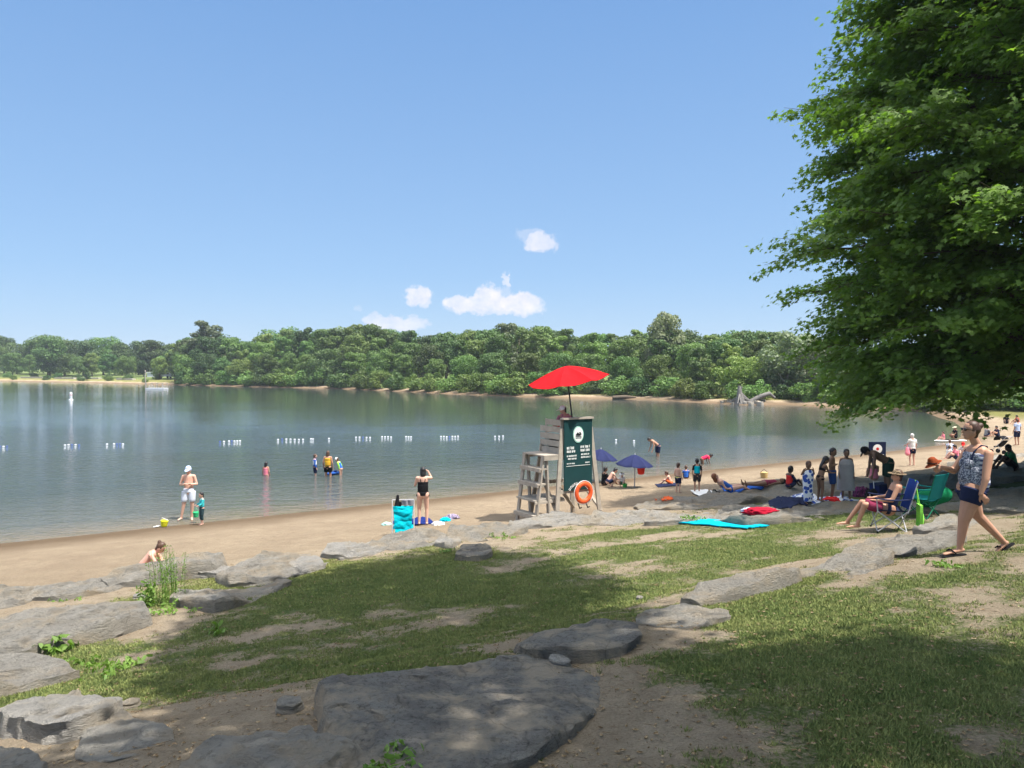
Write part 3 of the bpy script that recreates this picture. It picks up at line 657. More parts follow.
special(87, 9, 367, ('deep', 'cone', 1), 'small dark pointed tree at the water edge of the far left lawn', wide=1.3)
special(664, 30, 313, ('grey', 'round', 1), 'pale grey topped tree rising highest above the wood right of the red umbrella', wide=.75)
special(700, 12, 345, ('deep', 'tall', 2), 'dark upright tree at the water left of the driftwood stump', wide=1.1)
special(728, 14, 342, ('pale', 'tall', 1), 'bright yellow green tree just left of the driftwood stump')
special(788, 9, 334, ('grey', 'wide', 1), 'wide greyish willow like tree right of the driftwood stump', wide=1.0)
special(826, 11, 342, ('grey', 'wide', 2), 'greyish willow like tree half behind the maple leaves', wide=.9)
special(505, 24, 322, ('grey', 'tall', 2), 'greyish tall tree above the wood just left of the red umbrella', wide=1.1)
# undergrowth behind the beach on the right
for px in range(870, 1300, 34):
    p = shore_pt(px, random.uniform(9, 13)); far_tree(p[0], p[1], random.uniform(2.4, 3.6), (random.choice(['mid', 'pale']), 'bush', 1), 'sunlit bush at the back of the beach below the maple', 'bushes at the back of the beach', 'bush', 1.5)

# the big maple on the right
TX, TY = 15.8, 21.0; TZ = h1(TX, TY)
root = empty('maple_tree', (TX, TY, TZ)); tag(root, 'huge leafy maple filling the right side, its low branches hanging over the beach', 'tree')
wood = MB(); limbs = MB(); r = random.Random(5)
tr = [(0,0,-.4),(.05,0,1.5),(-.1,.1,4),(.1,0,8),(-.1,0,12),(0,.1,16),(0,0,19)]
wood.tube(tr, [.55,.42,.36,.30,.22,.12,.04], 14)
PP, DD = [], []
def prof(z):   # crown radius by height above the trunk foot
    return float(np.interp(z, [1.6, 2.6, 4.2, 6.5, 9, 11, 13, 15, 17, 19, 20.5], [5.7, 6.4, 6.7, 6.7, 6.7, 6.4, 5.8, 4.9, 3.6, 2.2, .7]))
nl = 200
for i in range(nl):
    f = (i+.5)/nl; zt = 2.3+17.6*f**1.05; a = i*2.39996+r.uniform(-.2, .2)
    Rr = prof(zt)*r.uniform(.84, 1.06); z0 = max(2.4, zt-.12*Rr-r.uniform(.3, 1.2)+ (.9 if zt < 4.2 else 0))
    sag = r.uniform(.25, .75)*(1.4 if zt < 6 else .7)
    ca, sa = math.cos(a), math.sin(a)
    pts = []
    for k_ in range(7):
        q = k_/6; pts.append(np.array([Rr*q*ca, Rr*q*sa, z0+(zt+sag*.6-z0)*math.sin(min(q*1.5, 1)*PI/2) - sag*1.5*max(0, q-.6)**1.5*3]))
    base_r = .035+.010*Rr
    limbs.tube(pts, [base_r*(1-.85*q/6) for q in range(7)], 6)
    for k_ in range(int(6+Rr*2.3)):
        q = r.uniform(.28, 1.0)**.8; j = min(5, int(q*6)); w_ = q*6-j; b = pts[j]*(1-w_)+pts[j+1]*w_
        tl = (.6+1.3*(1-abs(q-.65)))*r.uniform(.65, 1.3); ta = a+r.choice((-1, 1))*r.uniform(.3, 1.15); tz = r.uniform(-.4, .3)
        if q > .93: ta = a+r.uniform(-.4, .4)
        e = b + np.array([tl*math.cos(ta), tl*math.sin(ta), tl*tz])
        if r.random() < .6: limbs.tube([b, (b+e)/2+np.array([0,0,.08]), e], [.016, .011, .004], 4)
        m_n = int(r.uniform(64, 96)*tl/1.1)
        tt = rng.uniform(.12, 1.12, m_n)[:, None]
        c = b + (e-b)*tt + np.array([0, 0, .10])*np.sin(tt*PI) + rng.normal(0, 1, (m_n, 3))*np.array([.20, .20, .075]); c[:, 2] -= .26*tt[:, 0]**2
        PP.append(c); d = rng.normal(0, .33, (m_n, 3)); d[:, 2] += 1; d[:, 0] += .55*math.cos(ta); d[:, 1] += .55*math.sin(ta); DD.append(d)
PP = np.vstack(PP); DD = np.vstack(DD); print('maple leaves', len(PP))
cm = leafmesh('crown', PP, DD, rng.uniform(.11, .20, len(PP)), MAPLE, .3)
wood.build('trunk', BARK, root); limbs.build('limbs', BARK, root); link('crown', cm, L_MAPLE, root, smooth=False)

# the tree over the camera: its crown shades the foreground
SX, SY = TOSUN[0]/TOSUN[2], TOSUN[1]/TOSUN[2]
root = empty('shade_tree', (4.5, -5.5, h1(4.5, -5.5))); tag(root, 'tall tree behind the viewer whose crown shades the near lawn', 'tree')
bz0 = root.location.z
SH = [(-260,900),(-200,790),(-20,785),(100,752),(190,722),(165,690),(170,650),(205,615),(240,592),(285,580),(335,573),(385,563),(440,552),(500,551),(545,562),(578,577),(612,588),(585,600),(560,612),(600,612),(632,618),(636,640),(655,650),(672,636),(700,650),(740,655),(790,652),(850,641),(905,640),(950,655),(1010,660),(1100,664),(1250,690),(1400,900)]
SHW = [gnd(a, b)[:2] for a, b in SH if b < 800]
SHW = [(-9, .5)] + SHW + [(9, 3), (11, -7), (-6, -8)]
HOLES = [(gnd(a, b)[:2], rr) for a, b, rr in [(505,715,.30),(455,735,.26),(372,690,.18),(335,700,.20),(60,690,.55),(25,700,.4),(160,742,.22),(270,752,.26),(560,765,.25),(140,690,.2),(660,612,.5),(205,668,.12),(430,760,.2)]]
SHP = np.array(SHW)
gx_ = rng.uniform(-10, 11, 30000); gy_ = rng.uniform(-8, 16, 30000)
ok = inpoly(gx_+.25*fbm(gx_*2, gy_*2, 2), gy_+.25*fbm(gx_*2+9, gy_*2, 2), SHP)
for c, rr in HOLES: ok &= ((gx_-c[0])**2+(gy_-c[1])**2 > rr*rr)
gx_ = gx_[ok]; gy_ = gy_[ok]; gz_ = hz(gx_, gy_)
HH = 9+rng.random(len(gx_))*8
Pc = np.stack([gx_+HH*SX, gy_+HH*SY, gz_+HH], 1)
_, pyy, ff = proj(Pc); vis = (ff > 0) & (pyy > -70); Pc = Pc[~vis][:6500]; print('shade clumps', len(Pc))
dens = 20
C = np.repeat(Pc, dens, 0)+rng.normal(0, 1, (len(Pc)*dens, 3))*np.array([.26, .26, .16])
sx_ = C[:, 0]-(C[:, 2]-2.5)*SX; sy_ = C[:, 1]-(C[:, 2]-2.5)*SY
_, pyy, ff = proj(C); C = C[~((ff > 0) & (pyy > -25))]
d = rng.normal(0, .4, (len(C), 3)); d[:, 2] += 1
cm = leafmesh('crown', C - np.array([4.5, -5.5, bz0]), d, rng.uniform(.12, .2, len(C)), MAPLE, .4)
link('crown', cm, L_MAPLE, root, smooth=False)
w_ = MB(); w_.tube([(0,0,-.4),(.1,0,2),(0,.2,5),(-.2,.5,8),(0,.8,11),(0,1,14)], [.5,.4,.34,.28,.2,.1], 14); w_.build('trunk', BARK, root)
w_ = MB()
for i in range(0, len(Pc), 60):
    e = Pc[i]-np.array([4.5, -5.5, bz0]); zb = max(4.5, min(12, e[2]-2-.25*math.hypot(e[0], e[1])))
    b = np.array([0, .4*zb/8, zb]); mid = (b+e)/2+np.array([0, 0, 1.0])
    pm = mid+np.array([4.5, -5.5, bz0]); X_, Y_, f_ = proj(pm)
    if f_ > 0 and Y_ > -30: continue
    w_.tube([b, mid, e], [.07, .04, .012], 5)
w_.build('limbs', BARK, root)

# weeds
L_WEED = leafmat('weed_leaves', (.10, .19, .03), (.19, .30, .06), 6, .3)
def weed(px, py, h, n, label, spread=.25, upright=True, lw=.035, name='weed'):
    g0 = on(px, py); r = random.Random(int(px)); m = MB(); C = []; D = []; sm_ = []
    for i in range(n):
        a = r.uniform(0, 2*PI); q = r.uniform(0, spread); x, y = q*math.cos(a), q*math.sin(a); hh = h*r.uniform(.55, 1.05)
        dx, dy = (r.uniform(-.12, .12)*hh, r.uniform(-.12, .12)*hh) if upright else (math.cos(a)*hh*.8, math.sin(a)*hh*.8)
        p = [(x, y, -.05), (x+dx*.4, y+dy*.4, hh*.5), (x+dx, y+dy, hh*(1 if upright else .55))]
        m.tube(p, [.005, .004, .002], 4)
        if n <= 12: sm_.append(m); m = MB()
        k = int((34 if upright else 14)*hh/.6)+6
        for j in range(k):
            t_ = (j+1)/k; c = (x+dx*t_**1.3+r.uniform(-.02,.02), y+dy*t_**1.3+r.uniform(-.02,.02), hh*(t_ if upright else t_*.55)); aa = r.uniform(0, 2*PI); s_ = .035
            C.append((c[0]+s_*math.cos(aa), c[1]+s_*math.sin(aa), c[2])); D.append((math.cos(aa)*.6, math.sin(aa)*.6, .6))
    C = np.array(C); D = np.array(D)
    o = empty(name, tuple(g0)); tag(o, label, 'weed')
    for q_ in (sm_ or [m]): q_.build('stem', L_WEED, o)
    T = [(-.18,-.5,0),(.18,-.5,0),(.22,0,.05),(0,.6,0),(-.22,0,.05)]
    link('leaves', leafmesh('leaves', C, D, rng.uniform(.7, 1.2, len(C))*lw*2, T, .4), L_WEED, o, smooth=False)
weed(166, 604, .84, 26, 'tall feathery green weeds growing up beside the flat slab', .27, lw=.014)
weed(150, 606, .5, 6, 'shorter weed stems left of the tall feathery weeds', .12)
weed(175, 612, .22, 10, 'low leafy tuft at the foot of the tall weeds', .3, False)
weed(82, 666, .13, 6, 'leafy weed patch between the left slabs, with broad leaves', .18, False, .03)
weed(105, 674, .14, 9, 'bright leafy weed patch just above the pale left boulder', .24, False, .028)
weed(56, 651, .22, 5, 'dark upright weed on the second slab step', .10, False, .05)
weed(73, 648, .16, 3, 'small dark weed right of the upright one on the second slab step', .06, False, .04)
weed(55, 640, .12, 3, 'tiny weed beside the wide flat slab', .05, False, .04)
weed(130, 668, .14, 6, 'low creeping weed on the bare soil right of the leafy patch', .2, False, .04)
weed(218, 634, .16, 4, 'small dark weed in the shade edge of the lawn', .08, False, .04)
weed(385, 764, .10, 9, 'green leafy clump at the bottom edge against the huge boulder', .13, False, .03)
weed(60, 602, .10, 10, 'low green tuft on the sand between the two left slab rows', .25, False, .03)
weed(446, 552, .2, 5, 'small weed beside the cream upright stone', .08, False, .03)
weed(950, 567, .06, 10, 'flat dark green tuft in front of the walking woman', .16, False, .03)
weed(505, 537, .10, 10, 'grass tuft against the squared grey slab', .3, False, .03)
weed(690, 518, .1, 10, 'grass tuft between the slabs behind the turquoise towel', .35, False, .03)
# ------------------------------------------------------------------ people
def skin(name, c): return simple(name, c, .55, .06, 6, .35, .05, 60)
SK = {'fair': skin('fair_skin', (.60, .36, .27)), 'tan': skin('tanned_skin', (.46, .245, .16)), 'brown': skin('brown_skin', (.17, .095, .06)), 'dark': skin('dark_skin', (.10, .055, .038)), 'pink': skin('flushed_skin', (.62, .34, .26))}
HAIR = {'black': simple('black_hair', (.012, .011, .012), .5, .2, 30, .4, .4, 50), 'brown': simple('brown_hair', (.075, .038, .022), .5, .25, 30, .4, .4, 50), 'red': simple('auburn_hair', (.20, .07, .03), .5, .25, 30, .4, .4, 50), 'grey': simple('white_hair', (.62, .60, .57), .6, .1, 30, .3, .4, 50), 'bun': simple('reddish_brown_hair', (.060, .026, .017), .5, .25, 30, .4, .4, 50)}
V3 = lambda *a: np.array(a, float)
def stand():
    J = dict(pel=V3(0,0,.94), chest=V3(0,-.01,1.24), nb=V3(0,-.02,1.42), head=V3(0,.02,1.575))
    for s_, x in (('R', 1), ('L', -1)):
        J['h'+s_] = V3(.09*x,0,.90); J['k'+s_] = V3(.11*x,.03,.50); J['a'+s_] = V3(.11*x,-.01,.085); J['t'+s_] = V3(.13*x,.15,.03)
        J['s'+s_] = V3(.165*x,-.01,1.385); J['e'+s_] = V3(.225*x,-.03,1.12); J['w'+s_] = V3(.235*x,.06,.88); J['f'+s_] = V3(.235*x,.10,.76)
    J['look'] = V3(0,1,0); return J
UP = ('chest','nb','head','sR','eR','wR','fR','sL','eL','wL','fL')
def bend(J, deg, keys=UP, pivot='pel', arms_hang=False):
    a = -math.radians(deg); c, s_ = math.cos(a), math.sin(a); p = J[pivot].copy()
    R_ = lambda v: V3(v[0], v[1]*c - v[2]*s_, v[1]*s_ + v[2]*c)
    off = {k: (J['e'+q]-J['s'+q], J['w'+q]-J['s'+q], J['f'+q]-J['s'+q]) for q in 'RL' for k in (q,)}
    for k in keys: J[k] = p + R_(J[k]-p)
    J['look'] = R_(J['look'])
    if arms_hang:
        for q in 'RL':
            for k, d in zip('ewf', off[q]): J[k+q] = J['s'+q] + d
    return J
def sitg(J, knees=.42, lean=-8):
    dz = J['pel'][2]-.12
    for k in UP+('pel',): J[k] = J[k]-V3(0, 0, dz)
    for q, x in (('R', 1), ('L', -1)):
        J['h'+q] = V3(.09*x,0,.12); J['k'+q] = V3(.15*x,.36,knees); J['a'+q] = V3(.14*x,.60,.09); J['t'+q] = V3(.15*x,.76,.05)
    bend(J, lean)
    for q, x in (('R', 1), ('L', -1)):
        J['e'+q] = J['s'+q]+V3(.05*x,.14,-.22); J['w'+q] = J['e'+q]+V3(-.04*x,.20,-.02); J['f'+q] = J['w'+q]+V3(0,.1,-.03)
    return J
def hand(m, w, f, x, up, r=.0095):
    """palm, four fingers of unequal length and a thumb; x: sideways axis of the palm, up: back of the hand"""
    d = unit(f-w); x = unit(x-d*np.dot(x, d)); up = np.cross(x, d); L = np.linalg.norm(f-w)*1.05
    m.loft(w, w+d*L*.28, .026, .036, .5, side=x, cap=.5); m.loft(w+d*L*.22, w+d*L*.46, .037, .036, .42, side=x, cap=.4)
    for i, (o_, l_) in enumerate(((.030, .42), (.0105, .50), (-.0105, .46), (-.030, .36))):
        b = w+d*L*.46+x*o_; q1 = b+d*L*l_*.5-up*.008+x*o_*.12; q2 = b+d*L*l_*.95-up*.030+x*o_*.2
        m.loft(b, q1, r, r*.95, cap=.8, n=8); m.loft(q1, q2, r*.95, r*.75, cap=.8, n=8)
    b = w+d*L*.14+x*.028; q1 = b+d*.03+x*.026-up*.012; q2 = q1+d*.032+x*.006-up*.012
    m.loft(b, q1, .014, .011, cap=.8, n=8); m.loft(q1, q2, .011, .008, cap=.8, n=8)
def segs(J, w=1.0, belly=1.0, leg=1.0):
    sd = unit(J['sR']-J['sL']); hd = unit(J['hR']-J['hL'])
    mid = J['pel']*.45+J['chest']*.55
    T = {'hip': (J['pel']+(J['pel']-mid)*.25, J['pel']*.7+mid*.3, .158*w, .15*w, .74, hd),
         'waist': (J['pel']*.7+mid*.3, J['chest']*.75+mid*.25, .142*w*belly, .143*w, .72, (hd+sd)),
         'chest': (J['chest']*.75+mid*.25, J['chest']*.35+J['nb']*.65, .145*w, .15*w, .68, sd),
         'yoke': (J['sL']*.93+J['sR']*.07, J['sR']*.93+J['sL']*.07, .058, .058, 1, None),
         'trap': (J['chest']*.3+J['nb']*.7, J['nb'], .10*w, .06, .7, sd)}
    for q in 'RL':
        T['th'+q] = (J['h'+q], J['k'+q], .093*w*leg, .058*leg, 1.0, hd); T['ca'+q] = (J['k'+q], J['a'+q], .056*leg, .035, 1, hd)
        T['ua'+q] = (J['s'+q], J['e'+q], .050*w, .038*w, 1, None); T['fa'+q] = (J['e'+q], J['w'+q], .038*w, .026, 1, None)
    return T
def clothes(T, spec, J):
    m = MB()
    for tagn, f0, f1, inf in spec:
        for key in ([tagn+'R', tagn+'L'] if tagn in ('th', 'ca', 'ua', 'fa') else [tagn]):
            p0, p1, r0, r1, fl, sd = T[key]; a = p0+(p1-p0)*f0; b = p0+(p1-p0)*f1
            m.loft(a, b, r0+(r1-r0)*f0+inf, r0+(r1-r0)*f1+inf, fl if fl == 1 else min(1, fl+.03), sd, cap=.22, n=16)
    return m
KIT = {'shorts': [('hip',-.05,1,.014),('th',0,.55,.026)], 'trunks': [('hip',-.05,1,.014),('th',0,.85,.03)], 'briefs': [('hip',.1,.9,.008),('th',0,.12,.010)],
       'onepiece': [('hip',0,1,.008),('th',0,.10,.010),('waist',0,1,.008),('chest',0,.45,.008)], 'band': [('chest',0,.5,.010)],
       'shirt': [('hip',.5,1,.018),('waist',0,1,.018),('chest',0,1,.018),('yoke',.02,.98,.014),('trap',0,.4,.015),('ua',0,.65,.020)],
       'rash': [('hip',.6,1,.010),('waist',0,1,.010),('chest',0,1,.010),('yoke',.0,1,.010),('trap',0,.7,.010),('ua',0,1,.010),('fa',0,.85,.010)],
       'vest': [('hip',.4,1,.014),('waist',0,1,.014),('chest',0,.9,.012)]}
def head_frame(J):
    up = unit(J['head']-J['nb']); up = unit(up*.8+V3(0,0,.35)) if J.get('hu') is None else unit(J['hu']); fw = J['look']; fw = unit(fw-up*np.dot(fw, up)); return up, fw, np.cross(fw, up)
def person(label, loc, heading, H, J, skincol, kit=(), hair='short', haircol='black', vox=.018, w=1.0, belly=1.0, leg=1.0, hands=False, group=None, extra=None, roll=None):
    """kit: (name, kind, material) clothing; the body is one continuous surface"""
    T = segs(J, w, belly, leg); m = MB()
    for key, (p0, p1, r0, r1, fl, sd) in T.items(): m.loft(p0, p1, r0, r1, fl, sd, cap=.75 if key in ('hip', 'chest', 'waist') else 1)
    up, fw, rt = head_frame(J); kid = max(1., min(1.28, 1+(1.6-H)*.5)); J['head'] = J['head']+up*.07*(kid-1)*1.5; hc = J['head']
    n0_ = len(m.v)
    m.loft(J['nb']-(J['nb']-J['chest'])*-.0, hc-up*.03-fw*.01, .056, .05, side=rt)
    m.loft(hc-up*.02, hc+up*.045, .075, .078, 1.16, rt); m.loft(hc-up*.085+fw*.030, hc-up*.02+fw*.02, .038, .064, 1.05, rt, cap=.7)
    m.loft(hc+fw*.085+up*.012, hc+fw*.103-up*.028, .010, .014); m.loft(hc+fw*.088-up*.062-rt*.015, hc+fw*.088-up*.062+rt*.015, .008, .008)
    for x in (-1, 1): m.loft(hc+rt*x*.077+up*.018-fw*.01, hc+rt*x*.08-up*.022-fw*.005, .014, .010, .6, fw)
    m.v[n0_:] = [tuple(hc+(np.array(p_)-hc)*kid) if i_ >= 132 else p_ for i_, p_ in enumerate(m.v[n0_:])]
    for q, x in (('R', 1), ('L', -1)):
        f_ = J['t'+q]-J['a'+q]; hl = J['a'+q]-unit(f_)*.035+V3(0,0,-.03) if J['a'+q][2] < .14 else J['a'+q]-unit(f_)*.03
        m.loft(hl, J['a'+q]*.5+J['t'+q]*.5+V3(0,0,-.006), .033, .036, .8, V3(1,0,0)); m.loft(J['a'+q]*.5+J['t'+q]*.5+V3(0,0,-.006), J['t'+q], .040, .030, .55, V3(1,0,0))
        m.loft(J['h'+q]+V3(0,-.03,-.02) if not roll else J['h'+q], J['h'+q]+V3(0,-.03,.02), .09*w, .085*w, .95, V3(1,0,0)) if J['h'+q][2] > .3 else None
        if hands: hand(m, J['w'+q], J['f'+q], J.get('palm'+q, V3(0, 1, 0)), None)
        else:
            m.loft(J['w'+q], J['f'+q], .028, .030, .55, J.get('palm'+q, V3(0, 1, 0)))
            d = unit(J['f'+q]-J['w'+q]); m.loft(J['w'+q]+d*.02, J['w'+q]+d*.06+V3(0,.045,0), .014, .011)
    sc = H/1.70
    m.v = [tuple(np.array(p)*sc) for p in m.v]
    if vox > .014: vox = max(.011, vox*sc)
    o = m.build_remeshed('person', SK[skincol], vox)
    o.location = tuple(loc); o.rotation_euler = (0, 0, heading); tag(o, label, 'person', group)
    def child(mm, name, mt, sm=True):
        mm.v = [tuple(np.array(p)*sc) for p in mm.v]; return mm.build(name, mt, o, sm)
    for nm, kind, mt in kit: child(clothes(T, KIT[kind] if isinstance(kind, str) else kind, J), nm, mt)
    hm = MB(); 
    if hair:
        hm.loft(hc+up*.030-fw*.022, hc+up*.060-fw*.010, .086, .080, 1.14, rt, n=16); hm.loft(hc-up*.045-fw*.045, hc+up*.03-fw*.035, .060, .078, .85, rt, n=16)
        if hair in ('long',): hm.loft(hc+up*.0-fw*.06, hc-up*.22-fw*.085, .075, .06, .55, rt, n=16)
        if hair in ('bun',): hm.loft(hc+up*.078-fw*.088, hc+up*.092-fw*.105, .046, .040, 1, rt, n=14); hm.loft(hc+up*.05-fw*.03, hc+up*.07-fw*.075, .075, .04, 1, rt, n=14); hm.loft(hc+up*.105-fw*.115, hc+up*.12-fw*.125, .018, .010, 1, rt, n=8)
        if hair in ('bob',): hm.loft(hc+up*.0-fw*.03, hc-up*.10-fw*.04, .090, .085, .8, rt, n=16)
        hm.v = [tuple(hc+(np.array(p_)-hc)*kid) for p_ in hm.v]; child(hm, 'hair', HAIR[haircol])
    em = MB()
    for x in (-1, 1): em.loft(hc+rt*x*.030+fw*.084+up*.012, hc+rt*x*.030+fw*.087+up*.012, .0095, .0085, n=8)
    em.v = [tuple(hc+(np.array(p_)-hc)*kid) for p_ in em.v]; child(em, 'eyes', HAIR['black'])
    def hchild(mm, name, mt, sm=True):
        if name in ('cap', 'sun_hat'): mm.v = [tuple(hc+(np.array(p_)-hc)*kid) for p_ in mm.v]
        return child(mm, name, mt, sm)
    if extra: extra(hchild, hc, up, fw, rt, J, T)
    return o
def hat_cap(mt):
    def f(child, hc, up, fw, rt, J, T):
        m = MB(); m.loft(hc+up*.045, hc+up*.065, .094, .088, 1.12, rt, n=18); m.loft(hc+up*.045+fw*.09, hc+up*.035+fw*.15, .07, .06, .16, rt, n=14); child(m, 'cap', mt)
    return f
def hat_sun(mt, br=.17):
    def f(child, hc, up, fw, rt, J, T):
        m = MB(); m.loft(hc+up*.05, hc+up*.085, .093, .080, 1.1, rt, cap=.5, n=18); m.loft(hc+up*.048, hc+up*.056, br, br*.97, 1.05, rt, cap=.03, n=22); child(m, 'sun_hat', mt)
    return f
def both(*fs):
    def f(*a):
        for q in fs: q(*a)
    return f
def straps(mt):
    def f(child, hc, up, fw, rt, J, T):
        m = MB(); sd = unit(J['sR']-J['sL']); dep = np.cross(sd, unit(J['nb']-J['chest']))
        for x in (-1, 1):
            m.tube([J['chest']-dep*-.095+sd*x*.05*-1, J['chest']*.3+J['nb']*.7+dep*.085-sd*x*.07, J['nb']*.8+J['chest']*.2-sd*x*.085+V3(0,0,.015), J['chest']*.3+J['nb']*.7-dep*.085-sd*x*.07, J['chest']-dep*.10-sd*x*.06], .013, 6)
        child(m, 'straps', mt)
    return f
def cloak(mt, z1=.45, r=.27):
    def f(child, hc, up, fw, rt, J, T):
        m = MB(); m.loft(J['nb']+V3(0,-.01,-.07), J['pel']*.5+J['nb']*.5, .20, .245, .66, V3(1,0,0), cap=.35, n=20); m.loft(J['pel']*.5+J['nb']*.5, V3(J['pel'][0], J['pel'][1], z1), .245, r, .66, V3(1,0,0), cap=.05, n=20)
        for k, p in enumerate(m.v):
            a = math.atan2(p[1], p[0]); q = 1+.05*math.sin(a*7+p[2]*5); m.v[k] = (p[0]*q, p[1]*q, p[2])
        child(m, 'towel_wrap', mt)
    return f
CL = lambda n, c: cloth(n, c)
navy = CL('navy_cloth', (.018, .024, .060)); black = CL('black_cloth', (.012, .012, .014)); white = CL('white_cloth', (.78, .77, .75)); red = CL('red_cloth', (.55, .03, .03))
teal = CL('teal_cloth', (.03, .36, .42)); blue = CL('blue_cloth', (.03, .12, .45)); yellow = CL('yellow_cloth', (.75, .42, .04)); pinkc = CL('pink_cloth', (.85, .25, .32)); orange = CL('orange_cloth', (.70, .12, .03)); green = CL('green_cloth', (.03, .16, .07)); lime = CL('lime_cloth', (.35, .75, .05)); turq = CL('turquoise_cloth', (.0, .50, .62)); grey = CL('grey_cloth', (.26, .26, .27)); sky_c = CL('pale_blue_cloth', (.45, .55, .75))
def wade(px, py, dep): p = at(px, py, 0); return (p[0], p[1], -dep)
def head_to(dx, dy): return math.atan2(-dx, dy)      # local +y turned to (dx, dy)
LEFT = PI/2; CAM = PI; AWAY = 0; RIGHT = -PI/2

# --- the walking woman
J = stand(); s_ = 1.70/1.66
P = lambda x, px, py: V3(x, (972-px)/80*s_, (554-py)/80*s_)
J.update(pel=P(0, 973, 486), chest=P(0, 974, 466), nb=P(0, 977, 449), head=P(0, 969, 433))
J['sR'] = P(.16, 975, 452); J['sL'] = P(-.165, 979, 454)
J['hR'] = P(.085, 971, 490); J['kR'] = P(.09, 981, 517); J['aR'] = P(.10, 1009, 545); J['tR'] = P(.11, 1001, 555)
J['hL'] = P(-.09, 969, 490); J['kL'] = P(-.10, 959, 519); J['aL'] = P(-.10, 955, 547); J['tL'] = P(-.12, 940, 552.2)
J['eL'] = P(-.235, 973, 478); J['wL'] = P(-.245, 968, 492); J['fL'] = P(-.24, 977, 502)
J['eR'] = P(.20, 962, 474); J['wR'] = P(.15, 948, 470); J['fR'] = P(.13, 940, 474)
J['palmL'] = V3(0, 1, .3); J['palmR'] = V3(0, .2, 1); J['hu'] = V3(0, -.18, 1); J['look'] = V3(0, 1, -.08)
# near hand: swap so that fingers point down and back
tank = NT('patterned_tank_top'); v = tank.co.outputs['Object']; wv = tank.n.new('ShaderNodeTexWave'); wv.bands_direction = 'Z'; wv.inputs['Scale'].default_value = 5.5; wv.inputs['Distortion'].default_value = 1.2; tank.l.new(v, wv.inputs['Vector'])
sepn = tank.n.new('ShaderNodeSeparateXYZ'); tank.l.new(v, sepn.inputs[0])
stc = tank.ramp(wv.outputs[1], [(.5, (.55, .56, .62)), (.62, (.07, .08, .17))]); dtc = tank.ramp(tank.noise(55, 3, .7, v), [(.47, (.07, .08, .12)), (.56, (.42, .43, .48))])
tank.base(tank.mix(tank.ramp(sepn.outputs[1], [(.0, 0), (.04, 1)]), stc, dtc), .9, .1)
wl = gnd(972, 554)
def wextra(child, hc, up, fw, rt, J, T):
    m = MB()
    for x in (-1, 1): m.loft(hc+rt*x*.034+fw*.088+up*.012, hc+rt*x*.034+fw*.094+up*.010, .027, .026, .75, rt, cap=.2, n=14)
    m.tube([hc+rt*.06+fw*.09+up*.014, hc+rt*.083+fw*.03+up*.016, hc+rt*.083-fw*.02+up*.016], .0045, 6); m.tube([hc-rt*.06+fw*.09+up*.014, hc-rt*.083+fw*.03+up*.016, hc-rt*.083-fw*.02+up*.016], .0045, 6)
    m.tube([hc-rt*.02+fw*.098+up*.014, hc+rt*.02+fw*.098+up*.014], .004, 6); child(m, 'sunglasses', simple('dark_lens', (.01, .01, .012), .15, 0, 5, .6, 0))
    m = MB(); zs = J['sR'][2]+.062
    for x in (-.09, .09): m.tube([(x, J['chest'][1]+.115, J['chest'][2]+.03), (x, J['chest'][1]+.075, zs-.07), (x, J['nb'][1]+.02, zs+.012), (x, J['nb'][1]-.05, zs), (x*.9, J['chest'][1]-.115, J['chest'][2]+.05)], .011, 6)
    child(m, 'straps', navy)
    m = MB(); q = J['chest']*.30+J['pel']*.70  # loose front of the top
    m.loft(J['chest']*.9+J['nb']*.1+V3(0,.055,0), q+V3(0,.09,.0), .125, .135, .72, V3(1,0,0), cap=.5, n=18)
    for x in (-.055, .055): m.loft(J['chest']+V3(x,.10,.02), J['chest']+V3(x,.105,0), .068, .066, .9, V3(1,0,0), n=14)
    child(m, 'top_front', tank.m)
    for q_, tl in (('L', 0), ('R', 1)):
        m = MB(); a = J['a'+q_]; t_ = J['t'+q_]
        if tl: h0 = a+V3(0,-.085,.005); 
        else: h0 = a+V3(0,-.06,-.085)
        t2 = t_+(t_-h0)*.12+V3(0,0,-.028 if not tl else -.012); h0 = h0+(V3(0,0,.012) if not tl else V3(0,-.02,-.02))
        m.loft(h0, t2, .040, .046, .22, V3(1,0,0), cap=.6, n=16)
        mm = (a*.35+t_*.65); m.tube([mm+V3(-.045,-.05,-.01), mm+V3(-.02,.0,.035), mm+V3(0,.045,.02), mm+V3(.02,.0,.035), mm+V3(.045,-.05,-.01)], .009, 6)
        child(m, 'flip_flop', black)
wm_ = person('woman walking left across the lawn in patterned tank top, navy shorts and black flip flops', wl, LEFT, 1.66, J, 'tan',
    [('shorts', [('hip',-.25,1.25,.020),('th',0,.40,.018)], navy), ('tank_top', [('hip',.45,1.1,.030),('waist',-.05,1,.024),('chest',0,.92,.014)], tank.m)], 'bun', 'bun', vox=.0068, w=1.16, belly=1.16, leg=1.22, hands=True, extra=wextra)

